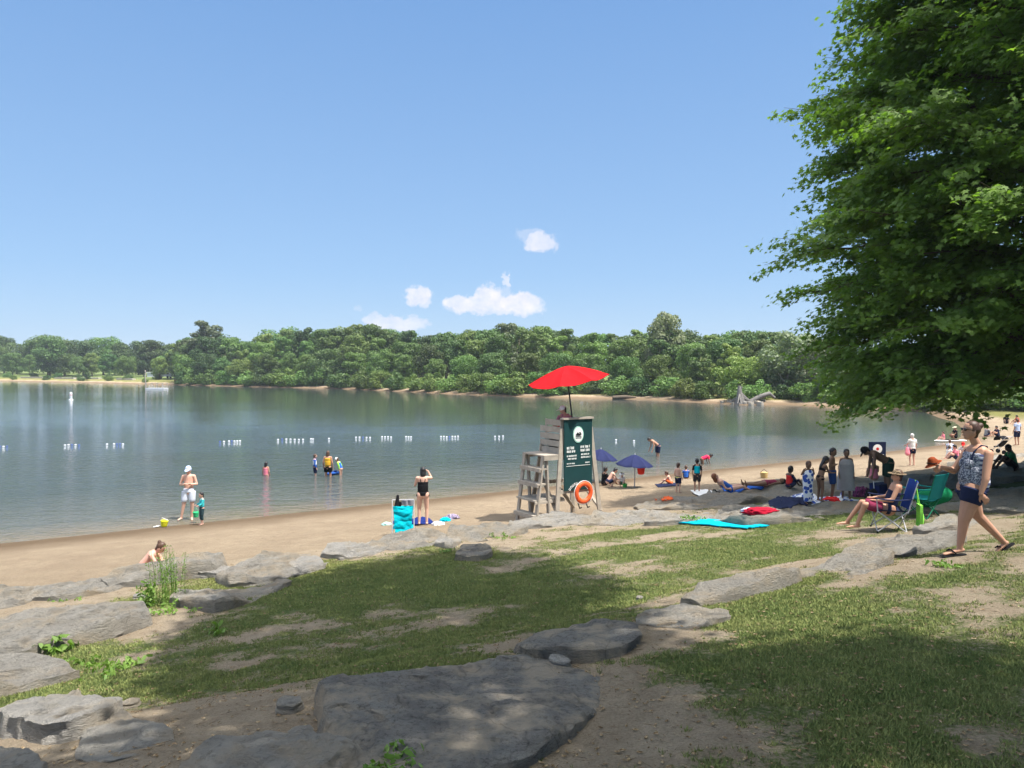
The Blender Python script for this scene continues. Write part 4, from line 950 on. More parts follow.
# --- lady in the folding chair
cl = gnd(889, 530); 
J = stand(); dz = .94-.44
for k in UP+('pel',): J[k] = J[k]-V3(0, 0, dz)
bend(J, -14)
for q, x in (('R', 1), ('L', -1)):
    J['h'+q] = V3(.10*x, .02, .43); J['k'+q] = V3(.14*x, .47, .50); J['a'+q] = V3(.12*x+(.04 if x > 0 else 0), .60+(.14 if x > 0 else 0), .09); J['t'+q] = V3(.14*x, .78+(.14 if x > 0 else 0), .05)
    J['s'+q] = J['s'+q]; J['e'+q] = J['s'+q]+V3(.06*x, .12, -.25); J['w'+q] = J['e'+q]+V3(-.05*x, .24, -.02); J['f'+q] = J['w'+q]+V3(-.03*x, .11, .0)
J['look'] = V3(0, 1, -.35); J['hu'] = V3(0, -.05, 1)
hd_ = head_to(-1, .25)
straw = stripes('straw_weave', (.26, .19, .12), (.06, .045, .03), 14, 0)
person('woman sitting in the blue folding chair in a brown sun hat, legs stretched out', (cl[0], cl[1], surf(cl[0], cl[1])), hd_, 1.64, J, 'tan', [('swimsuit', 'onepiece', navy), ('towel_on_lap', [('th',.35,.85,.03)], CL('plum_cloth', (.22, .03, .07)))], 'short', 'brown', vox=.012, w=1.08, extra=hat_sun(straw, .165))
metal = simple('chair_steel', (.42, .42, .44), .35, .05, 5, .5, 0)
def quad_chair(loc, rz, fabric, frame, label, group=None, s=1.0, back=None):
    o = empty('folding_chair', tuple(loc), rz, s); tag(o, label, 'chair', group)
    w, d = .29, .25; m = MB(); r = .011
    # x-crossed legs front, back and sides
    m.tube([(-w,d,.02),(w,d,.40)], r, 8); m.tube([(w,d,.02),(-w,d,.40)], r, 8)
    m.tube([(-w,-d,.02),(w,-d,.40)], r, 8); m.tube([(w,-d,.02),(-w,-d,.40)], r, 8)
    for x in (-w, w):
        m.tube([(x,d,.02),(x,-d,.40)], r, 8); m.tube([(x,-d,.02),(x,d,.40)], r, 8)
        m.tube([(x*1.02,-d-.01,.38),(x*1.05,-d-.17,.96)], r, 8); m.tube([(x*1.02,d,.38),(x*1.05,d+.02,.62)], r, 8)
    m.build('frame', frame, o)
    for x in (-w, w):
        for y in (-d, d):
            f = MB(); f.loft((x,y,.0), (x,y,.03), .02, .017, cap=.2, n=8); f.build('foot', black, o)
        a = MB(); a.sheet(lambda u,v: (x*1.05+(v-.5)*.07, -d-.09+u*(2*d+.14), .63+.03*(2*u-1)**2-.02*math.cos((v-.5)*2)), 10, 4, .012); a.build('armrest', fabric, o)
    m = MB(); m.sheet(lambda u,v: ((u-.5)*2*w, (v-.5)*2*d, .42-.05*(1-(2*u-1)**2)), 12, 8, .012); m.build('seat', fabric, o)
    m = MB(); m.sheet(lambda u,v: ((u-.5)*2*w*1.05, -d-.02-.155*v-.04*(1-(2*u-1)**2), .42+.54*v), 12, 10, .014); m.build('backrest', back or fabric, o)
    return o
blueback = CL('royal_blue_cloth', (.02, .055, .26))
ch = quad_chair((cl[0]-.02, cl[1]-.02, surf(cl[0], cl[1])), hd_, navy, metal, 'navy folding chair with bright blue backrest on the lawn edge, its sitter in a hat', back=blueback)
# green bag on its back
hb = MB(); c_, s_2 = math.cos(hd_), math.sin(hd_)
def L2W(p): return np.array([cl[0]+p[0]*c_-p[1]*s_2, cl[1]+p[0]*s_2+p[1]*c_, surf(cl[0], cl[1])+p[2]])
o = MB(); o.sheet(lambda u,v: (L2W((-.08+(u-.5)*.30*(1-.15*v), -.50-.05*math.sin(u*PI)*math.sin(min(1,v*1.3)*PI), .10+.42*v))), 12, 12, .05)
bg_ = o.build('bag', CL('lime_green_cloth', (.30, .80, .10))); tag(bg_, 'lime green drawstring bag hanging behind the blue folding chair', 'bag')
hs_ = MB(); hs_.tube([L2W((-.14,-.49,.50)), L2W((-.12,-.44,.80)), L2W((-.02,-.44,.96)), L2W((0,-.46,.80)), L2W((-.02,-.49,.50))], .008, 6); hs_.build('strap', CL('lime_green_cloth', 0), bg_)
g = gnd(921, 517); quad_chair((g[0], g[1], surf(g[0], g[1])), head_to(-.6, .8), CL('dark_teal_canvas', (.008, .15, .15)), CL('green_tube', (.015, .14, .08)), 'teal folding chair with green frame, empty, right of the woman in the hat', s=.98)
m = MB(); g = gnd(932, 513); sz = surf(g[0], g[1]); m.loft((g[0]-.12, g[1], sz+.22), (g[0]+.14, g[1]-.15, sz+.32), .22, .19, .9, n=16); o = m.build('bag', CL('bottle_green_cloth', (.01, .20, .08))); tag(o, 'dark green stuffed bag under the empty teal folding chair', 'bag')
m = MB(); m.loft((g[0]-.1, g[1]+.02, sz+.33), (g[0]-.12, g[1]+.03, sz+.39), .02, .012, n=8); m.build('drawstring_neck', black, o)

# --- group on the shaded slabs
gp = 'family group on the shaded slabs'
def put(px, py): p = on(px, py); return (p[0], p[1], surf(p[0], p[1]))
J = stand(); J['look'] = V3(0, 1, -.5)
for q, x in (('R', 1), ('L', -1)): J['e'+q] = J['s'+q]+V3(.14*x, -.02, -.16); J['w'+q] = J['e'+q]+V3(-.08*x, .05, .22); J['f'+q] = J['w'+q]+V3(-.06*x, .05, .05)
sptow = spots('spotted_blue_towel', (.04, .09, .35), (.70, .72, .76), 9, .42)
person('child wrapped in a white towel with blue spots, elbows raised, left of the group', put(808, 504), head_to(.3, -1), 1.02, J, 'brown', [('shorts', 'shorts', navy)], 'short', 'brown', group=gp, extra=cloak(sptow, .12, .19))
J = bend(stand(), 18); J['look'] = V3(0, .7, -.7)
for q, x in (('R', 1), ('L', -1)): J['e'+q] = J['s'+q]+V3(0, .12, -.24); J['w'+q] = J['e'+q]+V3(0, .2, -.02); J['f'+q] = J['w'+q]+V3(0, .1, .0)
person('girl in a black two piece leaning forward with long dark hair', put(820, 502), head_to(1, .2), 1.12, J, 'brown', [('bikini_top', 'band', black), ('briefs', 'briefs', black)], 'long', 'black', group=gp)
J = stand(); J['look'] = V3(.3, 1, -.2)
for q, x in (('R', 1), ('L', -1)): J['e'+q] = J['s'+q]+V3(.06*x, -.05, -.25); J['w'+q] = J['e'+q]+V3(-.12*x, .18, .05); J['f'+q] = J['w'+q]+V3(-.1*x, .03, .03)
person('shirtless boy in blue swim trunks standing with hands together', put(832, 500), head_to(.9, -.5), 1.28, J, 'brown', [('trunks', 'trunks', CL('deep_blue_cloth', (.02, .05, .16)))], 'short', 'black', group=gp)
person('person wrapped to the shins in a grey towel, standing right of the shirtless boy', put(846, 500), head_to(-.2, -1), 1.26, stand(), 'brown', [('trunks', 'trunks', CL('deep_blue_cloth', 0))], 'short', 'black', group=gp, extra=cloak(grey, .34, .29))
J = bend(stand(), 62, arms_hang=True); J['look'] = V3(0, .3, -1)
for q, x in (('R', 1), ('L', -1)): J['e'+q] = J['s'+q]+V3(.02*x, .03, -.28); J['w'+q] = J['e'+q]+V3(0, .03, -.25); J['f'+q] = J['w'+q]+V3(0, .02, -.11)
person('shirtless man in dark green shorts and black cap bending far forward over the bags', put(888, 497), head_to(-1, .15), 1.70, J, 'brown', [('shorts', 'trunks', CL('dark_green_cloth', (.012, .035, .025)))], 'short', 'black', group=gp, extra=hat_cap(black))
# sign board with the round emblem
g = at(877, 470, .35); o = empty('sign', (g[0], g[1], h1(g[0], g[1]))); tag(o, 'navy sign with a white and red disc, on the sand behind the bending man', 'sign')
px1 = F/g[1]; zt = (470-442)/px1+.0; sb = MB(); wz = 17/px1; hz_ = 14/px1; zc = CZ+(368-449)*g[1]/F-o.location.z
sb.box((0, 0, zc), (wz, .05, hz_)); sb.build('board', CL('navy_paint', (.012, .018, .05)), o, False)
sb = MB(); sb.loft((.0, -.028, zc), (0, -.036, zc), wz*.27, wz*.27, cap=.02, n=24); sb.build('white_disc', white, o)
sb = MB(); sb.loft((.0, -.037, zc), (0, -.043, zc), wz*.09, wz*.09, cap=.02, n=18); sb.build('red_mark', red, o)
sb = MB(); sb.box((-.03*wz, -.03, zc-hz_*.42), (wz*.8, .012, hz_*.07)); sb.build('white_line', white, o, False)
for x in (-wz*.4, wz*.4):
    sb = MB(); sb.beam((x, .05, -.3), (x, .05, zc+hz_*.3), .07, .05, (0, 1, 0)); sb.build('post', simple('weathered_wood', (.33, .29, .24), .9, .2, 9, .1, .5, 30), o, False)

# --- people on the sand, right to left
J = sitg(stand(), .42, 12); person('child with dark hair sitting on the sand behind the bending man, seen from behind', put(874, 480), head_to(.2, 1), 1.25, J, 'tan', [('swimsuit', 'onepiece', pinkc)], 'long', 'black', vox=.02)
J = stand(); J['eL'] = J['sL']+V3(-.08, .05, -.24); J['wL'] = J['eL']+V3(0, .2, -.05); J['fL'] = J['wL']+V3(0, .08, -.05)
def carry_pink(child, hc, up, fw, rt, J, T): pass
ow = put(912, 466)
person('white haired man in white shirt and dark shorts walking away along the sand', ow, head_to(-.15, 1), 1.46, J, 'pink', [('shirt', 'shirt', white), ('shorts', 'shorts', navy)], 'short', 'grey', vox=.02)
m = MB(); m.loft((ow[0]-.27, ow[1]-.12, ow[2]+.60), (ow[0]-.27, ow[1]-.1, ow[2]+.80), .12, .08, .5, n=12); o = m.build('bag', pinkc); tag(o, 'pink beach bag held at the side of the white haired man', 'bag')
m = MB(); m.tube([(ow[0]-.30, ow[1]-.12, ow[2]+.84), (ow[0]-.28, ow[1]-.1, ow[2]+.98), (ow[0]-.24, ow[1]-.1, ow[2]+.84)], .012, 6); m.build('handle', pinkc, o)
J = sitg(stand(), .35, 5); person('seated child in a red top with navy sleeves, dark hair, beside the spread slabs', put(789, 488), head_to(1, .3), 1.15, J, 'dark', [('shirt', 'vest', red), ('sleeves', [('ua',0,1,.012),('fa',0,.9,.012)], navy), ('shorts', 'shorts', navy)], 'short', 'black', vox=.02)
def lie(label, px, py, heading, H, sk, kit, hair, hc_, extra=None):
    J = stand()
    Rr = lambda v: V3(v[0], v[2]-.9, .13-v[1]*.6)
    for k in list(J):
        if k != 'look': J[k] = Rr(J[k])
    J['look'] = V3(0, .2, 1); J['hu'] = V3(0, 1, .3); J['head'] = J['head']+V3(0, 0, .05)
    for q in 'RL': J['t'+q] = J['a'+q]+V3(0, -.05, .14)
    return person(label, put(px, py), heading, H, J, sk, kit, hair, hc_, vox=.022, roll=True, extra=extra)
lie('person lying on the sand in a plum swimsuit, left of the seated red child', 765, 487, head_to(1, .3), 1.5, 'brown', [('swimsuit', 'onepiece', CL('plum_cloth', 0))], 'short', 'black')
J = sitg(stand(), .2, -55); person('sunbather with auburn hair propped up on a blue towel at the end of the slabs', put(730, 492), head_to(1, .1), 1.55, J, 'fair', [('swimsuit', 'onepiece', blue)], 'bob', 'red', vox=.02)
J = stand()
person('boy in a black and turquoise swim shirt standing on the sand, back turned', put(697, 492), head_to(.1, 1), 1.17, J, 'tan', [('swim_shirt', [('waist',0,1,.012),('chest',0,1,.012),('hip',.6,1,.012)], turq), ('sleeves', [('yoke',0,1,.014),('ua',0,.9,.014)], black), ('shorts', 'trunks', CL('charcoal_cloth', (.04, .035, .035)))], 'short', 'black')
J = stand(); J['look'] = V3(0, 1, -.2)
person('shirtless boy in navy and yellow trunks standing left of the boy in turquoise', put(678, 493), head_to(.7, .6), 1.05, J, 'fair', [('trunks', 'trunks', navy), ('trunk_panel', [('hip',.1,.6,.024)], CL('pale_yellow_cloth', (.75, .72, .25)))], 'short', 'brown')
J = sitg(stand(), .4, 10); person('small child in a blue shirt sitting at the water edge', put(686, 479), head_to(.2, 1), 1.05, J, 'tan', [('shirt', 'shirt', blue), ('shorts', 'shorts', navy)], 'short', 'brown', vox=.02)
J = sitg(stand(), .3, 25); person('child in orange trunks crouching on the wet sand just left of the shirtless boy', put(671, 485), head_to(-1, .4), 1.05, J, 'pink', [('trunks', 'trunks', orange)], 'short', 'brown', vox=.02)
def crouch(J, b=35):
    dz = .62
    for k in UP+('pel',): J[k] = J[k]-V3(0, .15, dz)
    for q, x in (('R', 1), ('L', -1)):
        J['h'+q] = J['h'+q]-V3(0, .15, dz); J['k'+q] = V3(.16*x, .22, .45); J['a'+q] = V3(.13*x, -.02, .085); J['t'+q] = V3(.15*x, .14, .03)
    bend(J, b)
    for q, x in (('R', 1), ('L', -1)): J['e'+q] = J['s'+q]+V3(.04*x, .12, -.22); J['w'+q] = J['e'+q]+V3(-.02*x, .16, -.12); J['f'+q] = J['w'+q]+V3(0, .05, -.08)
    return J
person('shirtless boy crouching in the shade under the navy parasol beside the lifeguard chair', put(611, 488), head_to(1, .2), 1.35, crouch(stand()), 'fair', [('trunks', 'shorts', navy)], 'short', 'black')
person('toddler in a white sun hat playing beneath the navy parasol', put(622, 488), head_to(-.4, -1), .95, crouch(stand(), 20), 'fair', [('shirt', 'shirt', white), ('shorts', 'shorts', green)], 'short', 'brown', extra=hat_sun(white, .14))
person('adult in dark clothes sitting behind the crouching boy, mostly hidden', put(604, 486), head_to(1, .3), 1.5, sitg(stand(), .4, 5), 'brown', [('shirt', 'shirt', black), ('shorts', 'trunks', black)], 'short', 'black', vox=.02)
J = bend(stand(), 55, arms_hang=True); J['look'] = V3(0, .5, -.8)
person('shirtless man in dark trunks bending to the water right of the navy parasol', wade(658, 456, .35), head_to(-1, -.2), 1.70, J, 'tan', [('trunks', 'trunks', navy)], 'short', 'black')
J = bend(stand(), 70, arms_hang=True); J['look'] = V3(0, .3, -1)
person('child in a red shirt bending down to touch the water', wade(702, 464, .45), head_to(1, .1), 1.30, J, 'brown', [('shirt', 'shirt', CL('raspberry_cloth', (.75, .03, .10)))], 'short', 'black')
# woman in the black swimsuit
J = stand(); J['look'] = V3(-.2, 1, -.1)
for q, x in (('R', 1), ('L', -1)): J['e'+q] = J['s'+q]+V3(.08*x, .12, -.02); J['w'+q] = J['e'+q]+V3(-.10*x, .05, .20); J['f'+q] = J['w'+q]+V3(-.08*x, -.02, .05)
J['eL'] = J['sL']+V3(-.06, .05, -.22); J['wL'] = J['eL']+V3(.05, .2, .10); J['fL'] = J['wL']+V3(.08, .05, .03)
KIT['racer'] = [('hip',0,1,.010),('th',0,.10,.012),('waist',0,1,.010),('chest',0,.45,.008)]
b_ = at(423, 526.5, .49)
person('woman in a black one piece swimsuit seen from behind, hands up at her hair', (b_[0], b_[1], h1(b_[0], b_[1])), head_to(-.1, 1), 1.66, J, 'fair', [('swimsuit', 'racer', black)], 'bob', 'black', vox=.012, extra=straps(black))
# man and toddler at the water line
J = stand(); J['look'] = V3(.1, .8, -.7); J['kR'] = V3(.14, .05, .50); J['aR'] = V3(.22, .05, .09); J['tR'] = V3(.27, .2, .05); J['aL'] = V3(-.08, 0, .09)
for q, x in (('R', 1), ('L', -1)): J['e'+q] = J['s'+q]+V3(.08*x, .02, -.25); J['w'+q] = J['e'+q]+V3(-.20*x, .16, .02); J['f'+q] = J['w'+q]+V3(-.12*x, 0, .02)
p = at(189, 519.5, 0); person('shirtless man in white shorts and a pale blue cap, arms folded, in the shallows', (p[0], p[1], -.02), head_to(.15, -1), 1.78, J, 'fair', [('shorts', [('hip',-.05,1,.014),('th',0,.75,.03)], CL('pale_shorts_cloth', (.62, .66, .75)))], 'short', 'brown', vox=.012, extra=hat_cap(sky_c))
J = stand(); J['look'] = V3(0, .7, -.7)
for q, x in (('R', 1), ('L', -1)): J['e'+q] = J['s'+q]+V3(.04*x, .05, -.22); J['w'+q] = J['e'+q]+V3(-.02*x, .2, -.08); J['f'+q] = J['w'+q]+V3(0, .08, -.03)
p = at(202, 525, .03); person('toddler in a turquoise swim shirt and dark trousers at the edge of the lake', (p[0], p[1], h1(p[0], p[1])), head_to(-.8, -.6), 1.0, J, 'fair', [('swim_shirt', 'rash', CL('turquoise_print', (.05, .45, .48))), ('trousers', [('hip',-.05,1,.014),('th',0,1,.02),('ca',0,.5,.02)], CL('dark_teal_cloth', (.03, .06, .07)))], 'short', 'black')
hd2 = at(196, 521.5, .05); m = MB(); m.loft((hd2[0], hd2[1], h1(hd2[0], hd2[1])+.20), (hd2[0], hd2[1], h1(hd2[0], hd2[1])+.36), .07, .095, n=14, cap=.1); o = m.build('bucket', CL('green_plastic', (.04, .45, .18))); tag(o, 'small green sand bucket held by the toddler', 'bucket')
m = MB(); m.tube([(hd2[0]-.09, hd2[1], o.location.z+h1(hd2[0], hd2[1])+.36), (hd2[0], hd2[1], h1(hd2[0], hd2[1])+.50), (hd2[0]+.09, hd2[1], h1(hd2[0], hd2[1])+.36)], .008, 6); m.build('handle', CL('green_plastic', 0), o)
# bathers further out
J = stand(); person('bather in a pink top sitting low in the lake, alone', wade(266, 475, .66), head_to(.2, 1), 1.25, J, 'tan', [('swimsuit', 'onepiece', pinkc), ('top', 'vest', pinkc)], 'bob', 'black')
J = stand(); person('boy in a blue and white long sleeved swim shirt wading', wade(315, 475, .30), head_to(.8, .3), 1.25, J, 'fair', [('swim_shirt', 'rash', blue), ('white_panel', [('chest',0,.7,.018),('waist',.4,1,.018)], white), ('shorts', 'trunks', navy)], 'short', 'brown')
J = stand(); person('woman in a yellow top and dark shorts wading with her back turned', wade(328, 476.5, .42), head_to(.1, 1), 1.60, J, 'tan', [('top', 'vest', yellow), ('shorts', 'shorts', black)], 'bob', 'brown')
J = bend(stand(), 25); person('child in a white cap and lime swim shirt wading right of the woman in yellow', wade(341, 475, .30), head_to(-1, .2), 1.12, J, 'fair', [('swim_shirt', 'rash', lime), ('vest', 'vest', blue)], 'short', 'brown', extra=hat_cap(white))
m = MB(); p = at(335.5, 474, .0); m.loft((p[0]-.18, p[1]-.3, .06), (p[0]+.2, p[1]-.3, .10), .16, .14, .5, n=14); o = m.build('float_board', blue); tag(o, 'small blue float held between the woman in yellow and the child in the white cap', 'float')
m = MB(); m.loft((p[0]-.02, p[1]-.3, .14), (p[0]+.06, p[1]-.3, .17), .09, .09, .5, n=12); m.build('pad', CL('dark_blue_pad', (.02, .05, .25)), o)
# sunbather behind the wall, only head and shoulders in view
b_ = at(150, 572, .62); J = sitg(stand(), .25, 42); J['look'] = V3(0, .7, -.7)
person('sunbather with brown hair in a bun, head and bare shoulders showing above the wall', (b_[0]-.05, b_[1]-.35, h1(b_[0], b_[1])-.02), head_to(1, .15), 1.62, J, 'pink', [('briefs', 'briefs', black)], 'bun', 'brown', vox=.012)
# lifeguard: on the chair, see below.  groups at the right
J = sitg(stand(), .42, 5)
J['look'] = V3(0, 1, -.3)
p = put(1014, 470); person('man in a green shirt sitting on a slab at the right edge of the picture', p, head_to(-1, .2), 1.70, sitg(stand(), .45, 15), 'dark', [('shirt', 'shirt', CL('shirt_green', (.03, .22, .08))), ('trousers', 'trunks', black)], 'short', 'black', vox=.015)
person('person in a pale blue shirt standing far up the beach at the right edge', put(1017, 446), head_to(-.2, 1), 1.62, stand(), 'tan', [('shirt', 'shirt', sky_c), ('shorts', 'trunks', navy)], 'short', 'brown', vox=.02)
for px, py, lb, sk, mt, hc_, hd3, ex in [(986, 437, 'person in grey sitting far up the beach, leftmost by the pushchair', 'tan', grey, 'brown', (1, .2), None), (998, 437, 'person in navy sitting far up the beach under the far maple shade', 'tan', navy, 'black', (-1, 0), None),
        (1006, 424, 'distant person in black sitting at the back of the beach', 'brown', black, 'black', (-.5, -1), None), (1018, 425, 'distant person in red sitting at the back of the beach', 'tan', red, 'black', (-1, 0), None),
        (948, 459, 'child in a white hat and white shirt sitting on the sand before the walking woman', 'fair', white, 'brown', (1, .2), hat_sun(white, .13)), (957, 460, 'child in a pink shirt sitting beside the child in the white hat', 'pink', pinkc, 'black', (-1, .2), None),
        (963, 457, 'person in a white shirt and red hat sitting behind the two small children', 'pink', white, 'red', (-.6, -1), hat_cap(red)), (950, 452, 'child in pale blue sitting nearer the water behind the white hatted child', 'pink', sky_c, 'brown', (.4, 1), None)]:
    person(lb, put(px, py), head_to(*hd3), 1.3 if py > 440 else 1.5, sitg(stand(), .4, 10), sk, [('shirt', 'shirt', mt), ('shorts', 'shorts', navy)], 'short', hc_, vox=.03, extra=ex)
# paddleboard and its two people
p = at(951, 441.5, 0.0); m = MB()
m.loft((p[0]-.75, p[1], .06), (p[0]+.75, p[1]+.15, .06), .30, .30, .16, (0, 1, 0), cap=1.3, n=20); o = m.build('paddleboard', white); tag(o, 'white paddleboard lying at the water edge with two people on it', 'paddleboard')
m = MB(); m.loft((p[0]-.5, p[1]+.05, .11), (p[0]+.5, p[1]+.15, .11), .26, .26, .06, (0, 1, 0), cap=.3, n=14); m.build('deck_pad', black, o)
person('person in black with a white hat kneeling up on the paddleboard', (p[0]+.25, p[1]+.12, .05), head_to(-1, 0), 1.55, crouch(stand(), 5), 'tan', [('shirt', 'shirt', black), ('shorts', 'shorts', black)], 'short', 'brown', vox=.03, extra=hat_sun(CL('cream_hat', (.75, .70, .50)), .15))
person('child in pale pink sitting at the front of the paddleboard', (p[0]-.5, p[1], .08), head_to(-1, 0), 1.1, sitg(stand(), .35, 5), 'pink', [('vest', 'shirt', pinkc)], 'short', 'brown', vox=.03)
# orange hat the walking woman carries
hp = L = None
Mw = Matrix.Rotation(LEFT, 4, 'Z'); hw = np.array(wl)+np.array(Mw @ Vector(tuple(P(.13, 938, 466)*(1.66/1.70))))
m = MB(); hw = hw+V3(0,0,.02); m.loft(hw+V3(0,0,-.01), hw+V3(-.02,0,.03), .072, .05, .8, V3(.9,0,.4), cap=.6, n=18); m.loft(hw+V3(.005,0,-.03), hw+V3(0,0,-.02), .115, .10, .55, V3(.85,0,-.5), cap=.05, n=20)
o = m.build('sun_hat', simple('rust_straw', (.25, .055, .02), .9, .35, 22, .1, .6, 60)); tag(o, 'rust orange sun hat carried in the hand of the walking woman', 'hat')
m = MB(); m.loft(hw+V3(0,0,-.022), hw+V3(0,0,-.012), .076, .075, .8, V3(.9,0,.4), cap=.05, n=18); m.build('hat_band', black, o)
# ------------------------------------------------------------------ lifeguard chair
WOOD = simple('weathered_grey_wood', (.36, .32, .27), .9, .18, 5, .15, .6, 25)
GREEN = simple('dark_green_board', (.008, .045, .048), .55, .08, 3, .3, .05, 10)
INK = simple('white_lettering', (.78, .80, .78), .6, .02, 5, .2, 0)
lc = at(577, 510, 1.0); lz = h1(lc[0]+.3, lc[1]+.3); px_m = F/lc[1]
LO = np.array([lc[0], lc[1], lz]); U_ = V3(.841, .541, 0); V_ = V3(-.541, .841, 0); Z_ = V3(0, 0, 1)
root = empty('lifeguard_chair', tuple(LO), math.atan2(.541, .841)); tag(root, 'tall grey wooden lifeguard chair with side ladder and dark green board on its back', 'lifeguard chair')
Ht = CZ + (368-419)*lc[1]/F - lz     # board top above the foot
hb_ = CZ + (368-490)*lc[1]/F - lz    # board bottom
hw2 = .49
# legs: splayed sideways
for u0, u1, vv in ((-hw2, -hw2-.30, .0), (hw2, hw2+.36, .0), (-hw2, -hw2-.30, 1.0), (hw2, hw2+.36, 1.0)):
    m = MB(); m.beam((u0*1.03, vv*.95+.04, Ht-.25 if vv == 0 else Ht-.75), (u1, vv*1.25+.04-(.10 if vv == 0 else 0), -.45), .13, .05, (0, 1, 0)); m.build('leg', WOOD, root, False)
m = MB(); m.beam((-hw2-.16, -.02, .95), (hw2+.30, 1.2, .05), .10, .04, (0, 0, 1)); m.beam((hw2+.33, -.06, .15), (hw2+.1, 1.0, 1.25), .10, .04); m.beam((-hw2-.26, -.06, .25), (-hw2-.1, 1.0, 1.25), .10, .04)
m.beam((-hw2-.2, .0, .78), (hw2+.25, .0, .78), .04, .10, (0, 0, 1)); m.beam((-hw2-.1, 1.12, .9), (hw2+.15, 1.12, .9), .04, .10); m.build('cross_brace', WOOD, root, False)
dk = CZ + (368-453)*lc[1]/F - lz - .03
m = MB()
for i in range(8): m.box((-.32-.0, .06+i*.135, dk), (1.62, .125, .04))
for vv in (.02, 1.06): m.box((-.32, vv, dk-.075), (1.62, .045, .10))
m.build('platform', WOOD, root, False)
# seat box with slatted sides
sh = (Ht-dk)
for i in range(5):
    z0 = dk+.10+i*sh/5.0; ln = .98 if i < 4 else .72
    for uu in (-hw2-.035, hw2+.035):
        m = MB(); m.box((uu, .06+ln/2, z0), (.03, ln, sh/5.0-.035)); m.build('side_slat', WOOD, root, False)
m = MB()
for uu in (-hw2-.008, hw2+.008):
    for vv in (.10, .80): m.box((uu, vv, dk+sh/2), (.022, .07, sh*.98))
m.build('side_post', WOOD, root, False)
m = MB(); m.box((0, .06, (Ht+dk)/2), (2*hw2, .03, Ht-dk)); m.build('backrest', WOOD, root, False)
m = MB(); m.box((0, .45, dk+.45), (2*hw2-.04, .62, .05)); m.box((0, .72, dk+.22), (2*hw2-.04, .04, .40)); m.build('seat', WOOD, root, False)
m = MB(); m.box((0, .0, Ht+.02), (2*hw2+.10, .16, .05)); m.build('top_rail', WOOD, root, False)
# ladder on the left
UL = -1.10
for vv in (.10, 1.0):
    m = MB(); m.beam((UL, vv, dk), (UL-.30, vv, -.4), .05, .12, (0, 1, 0)); m.build('ladder_rail', WOOD, root, False)
    m = MB(); m.beam((UL+.10, vv, dk), (UL+.22, vv, -.4), .05, .11, (0, 1, 0)); m.build('ladder_post', WOOD, root, False)
for i, f in enumerate((.20, .43, .68, .90)):
    z0 = dk*(1-f); uu = UL-.30*f
    m = MB(); 
    if i == 2: m.box((uu+.42, .55, z0), (1.0, .92, .045)); m.box((uu+.42, .08, z0-.05), (1.0, .04, .06))
    else: m.box((uu+.06, .55, z0), (.26, 1.0, .045)); m.box((uu-.07, .55, z0-.03), (.03, 1.0, .10))
    m.build('step', WOOD, root, False)
# board
board = MB(); board.box((.01, -.03, (Ht+hb_)/2), (2*hw2, .035, Ht-hb_)); bo = board.build('board', GREEN, root, False)
yb = -.052
m = MB(); zc = CZ+(368-434.5)*lc[1]/F-lz; R_ = 6.6/px_m
m.loft((.0, yb, zc), (0, yb-.006, zc), R_, R_, 1.25, (1, 0, 0), cap=.02, n=30); m.build('emblem_disc', INK, bo)
m = MB(); m.loft((.0, yb-.007, zc), (0, yb-.009, zc), R_*.99, R_*.99, 1.25, (1, 0, 0), cap=.02, n=30); m.build('emblem_rim', simple('mint', (.25, .55, .45), .6, 0, 5, .2, 0), bo)
m = MB(); m.loft((.0, yb-.010, zc), (0, yb-.012, zc), R_*.88, R_*.88, 1.25, (1, 0, 0), cap=.02, n=30); m.build('emblem_field', INK, bo)
m = MB()   # swimmer: head, arm and waves
m.loft((.05, yb-.014, zc+.05), (.05, yb-.016, zc+.05), .028, .028, cap=.1, n=12)
m.tube([(-.09, yb-.015, zc-.01), (-.03, yb-.015, zc+.05), (.02, yb-.015, zc+.01)], .018, 6); m.tube([(-.07, yb-.015, zc+.0), (.03, yb-.015, zc-.01), (.09, yb-.015, zc+.02)], .022, 6)
for k in range(2): m.tube([(-.10+i*.025, yb-.015, zc-.055-.04*k+.012*(-1)**i) for i in range(9)], .008, 5)
m.build('swimmer_mark', black, bo)
def strokes(mm, u0, u1, z0, h, seed, wt=.012):
    """a line of lettering too small to read in the photograph: letter-like strokes"""
    r = random.Random(seed); u = u0
    while u < u1-.02:
        k = r.choice('lnoetiu'); w = h*.55
        if k in 'lit': mm.box((u+wt/2, yb-.003, z0+(.1*h)), (wt, .006, h*(1.2 if k != 'i' else .9))); u += wt*2.0
        elif k in 'nu': mm.box((u+wt/2, yb-.003, z0), (wt, .006, h)); mm.box((u+w-wt/2, yb-.003, z0), (wt, .006, h)); mm.box((u+w/2, yb-.0045, z0+h*.42*(1 if k == 'n' else -1)), (w, .006, wt)); u += w+wt
        else:
            mm.box((u+wt/2, yb-.003, z0), (wt, .006, h))
            for q in (-.42, .42): mm.box((u+w/2, yb-.0045, z0+h*q), (w, .006, wt))
            if k == 'o': mm.box((u+w-wt/2, yb-.003, z0), (wt, .006, h))
            else: mm.box((u+w/2, yb-.0045, z0), (w, .006, wt))
            u += w+wt
        if r.random() < .12: u += h*.4
Zp = lambda py: CZ+(368-py)*lc[1]/F-lz
m = MB()
for j, (py, a, b, hh_) in enumerate([(447.5,-.40,-.12,.065),(451,-.40,-.12,.060),(455.5,-.40,-.05,.040),(458.3,-.36,-.05,.040),(447,.08,.42,.060),(450.5,.08,.40,.060),(454.5,.10,.40,.040),(457.5,.10,.44,.040),(463,-.40,-.12,.030),(463,.25,.42,.03)]):
    strokes(m, a, b, Zp(py), hh_, j, .016 if hh_ > .05 else .011); m.build('lettering', INK, bo, False); m = MB()
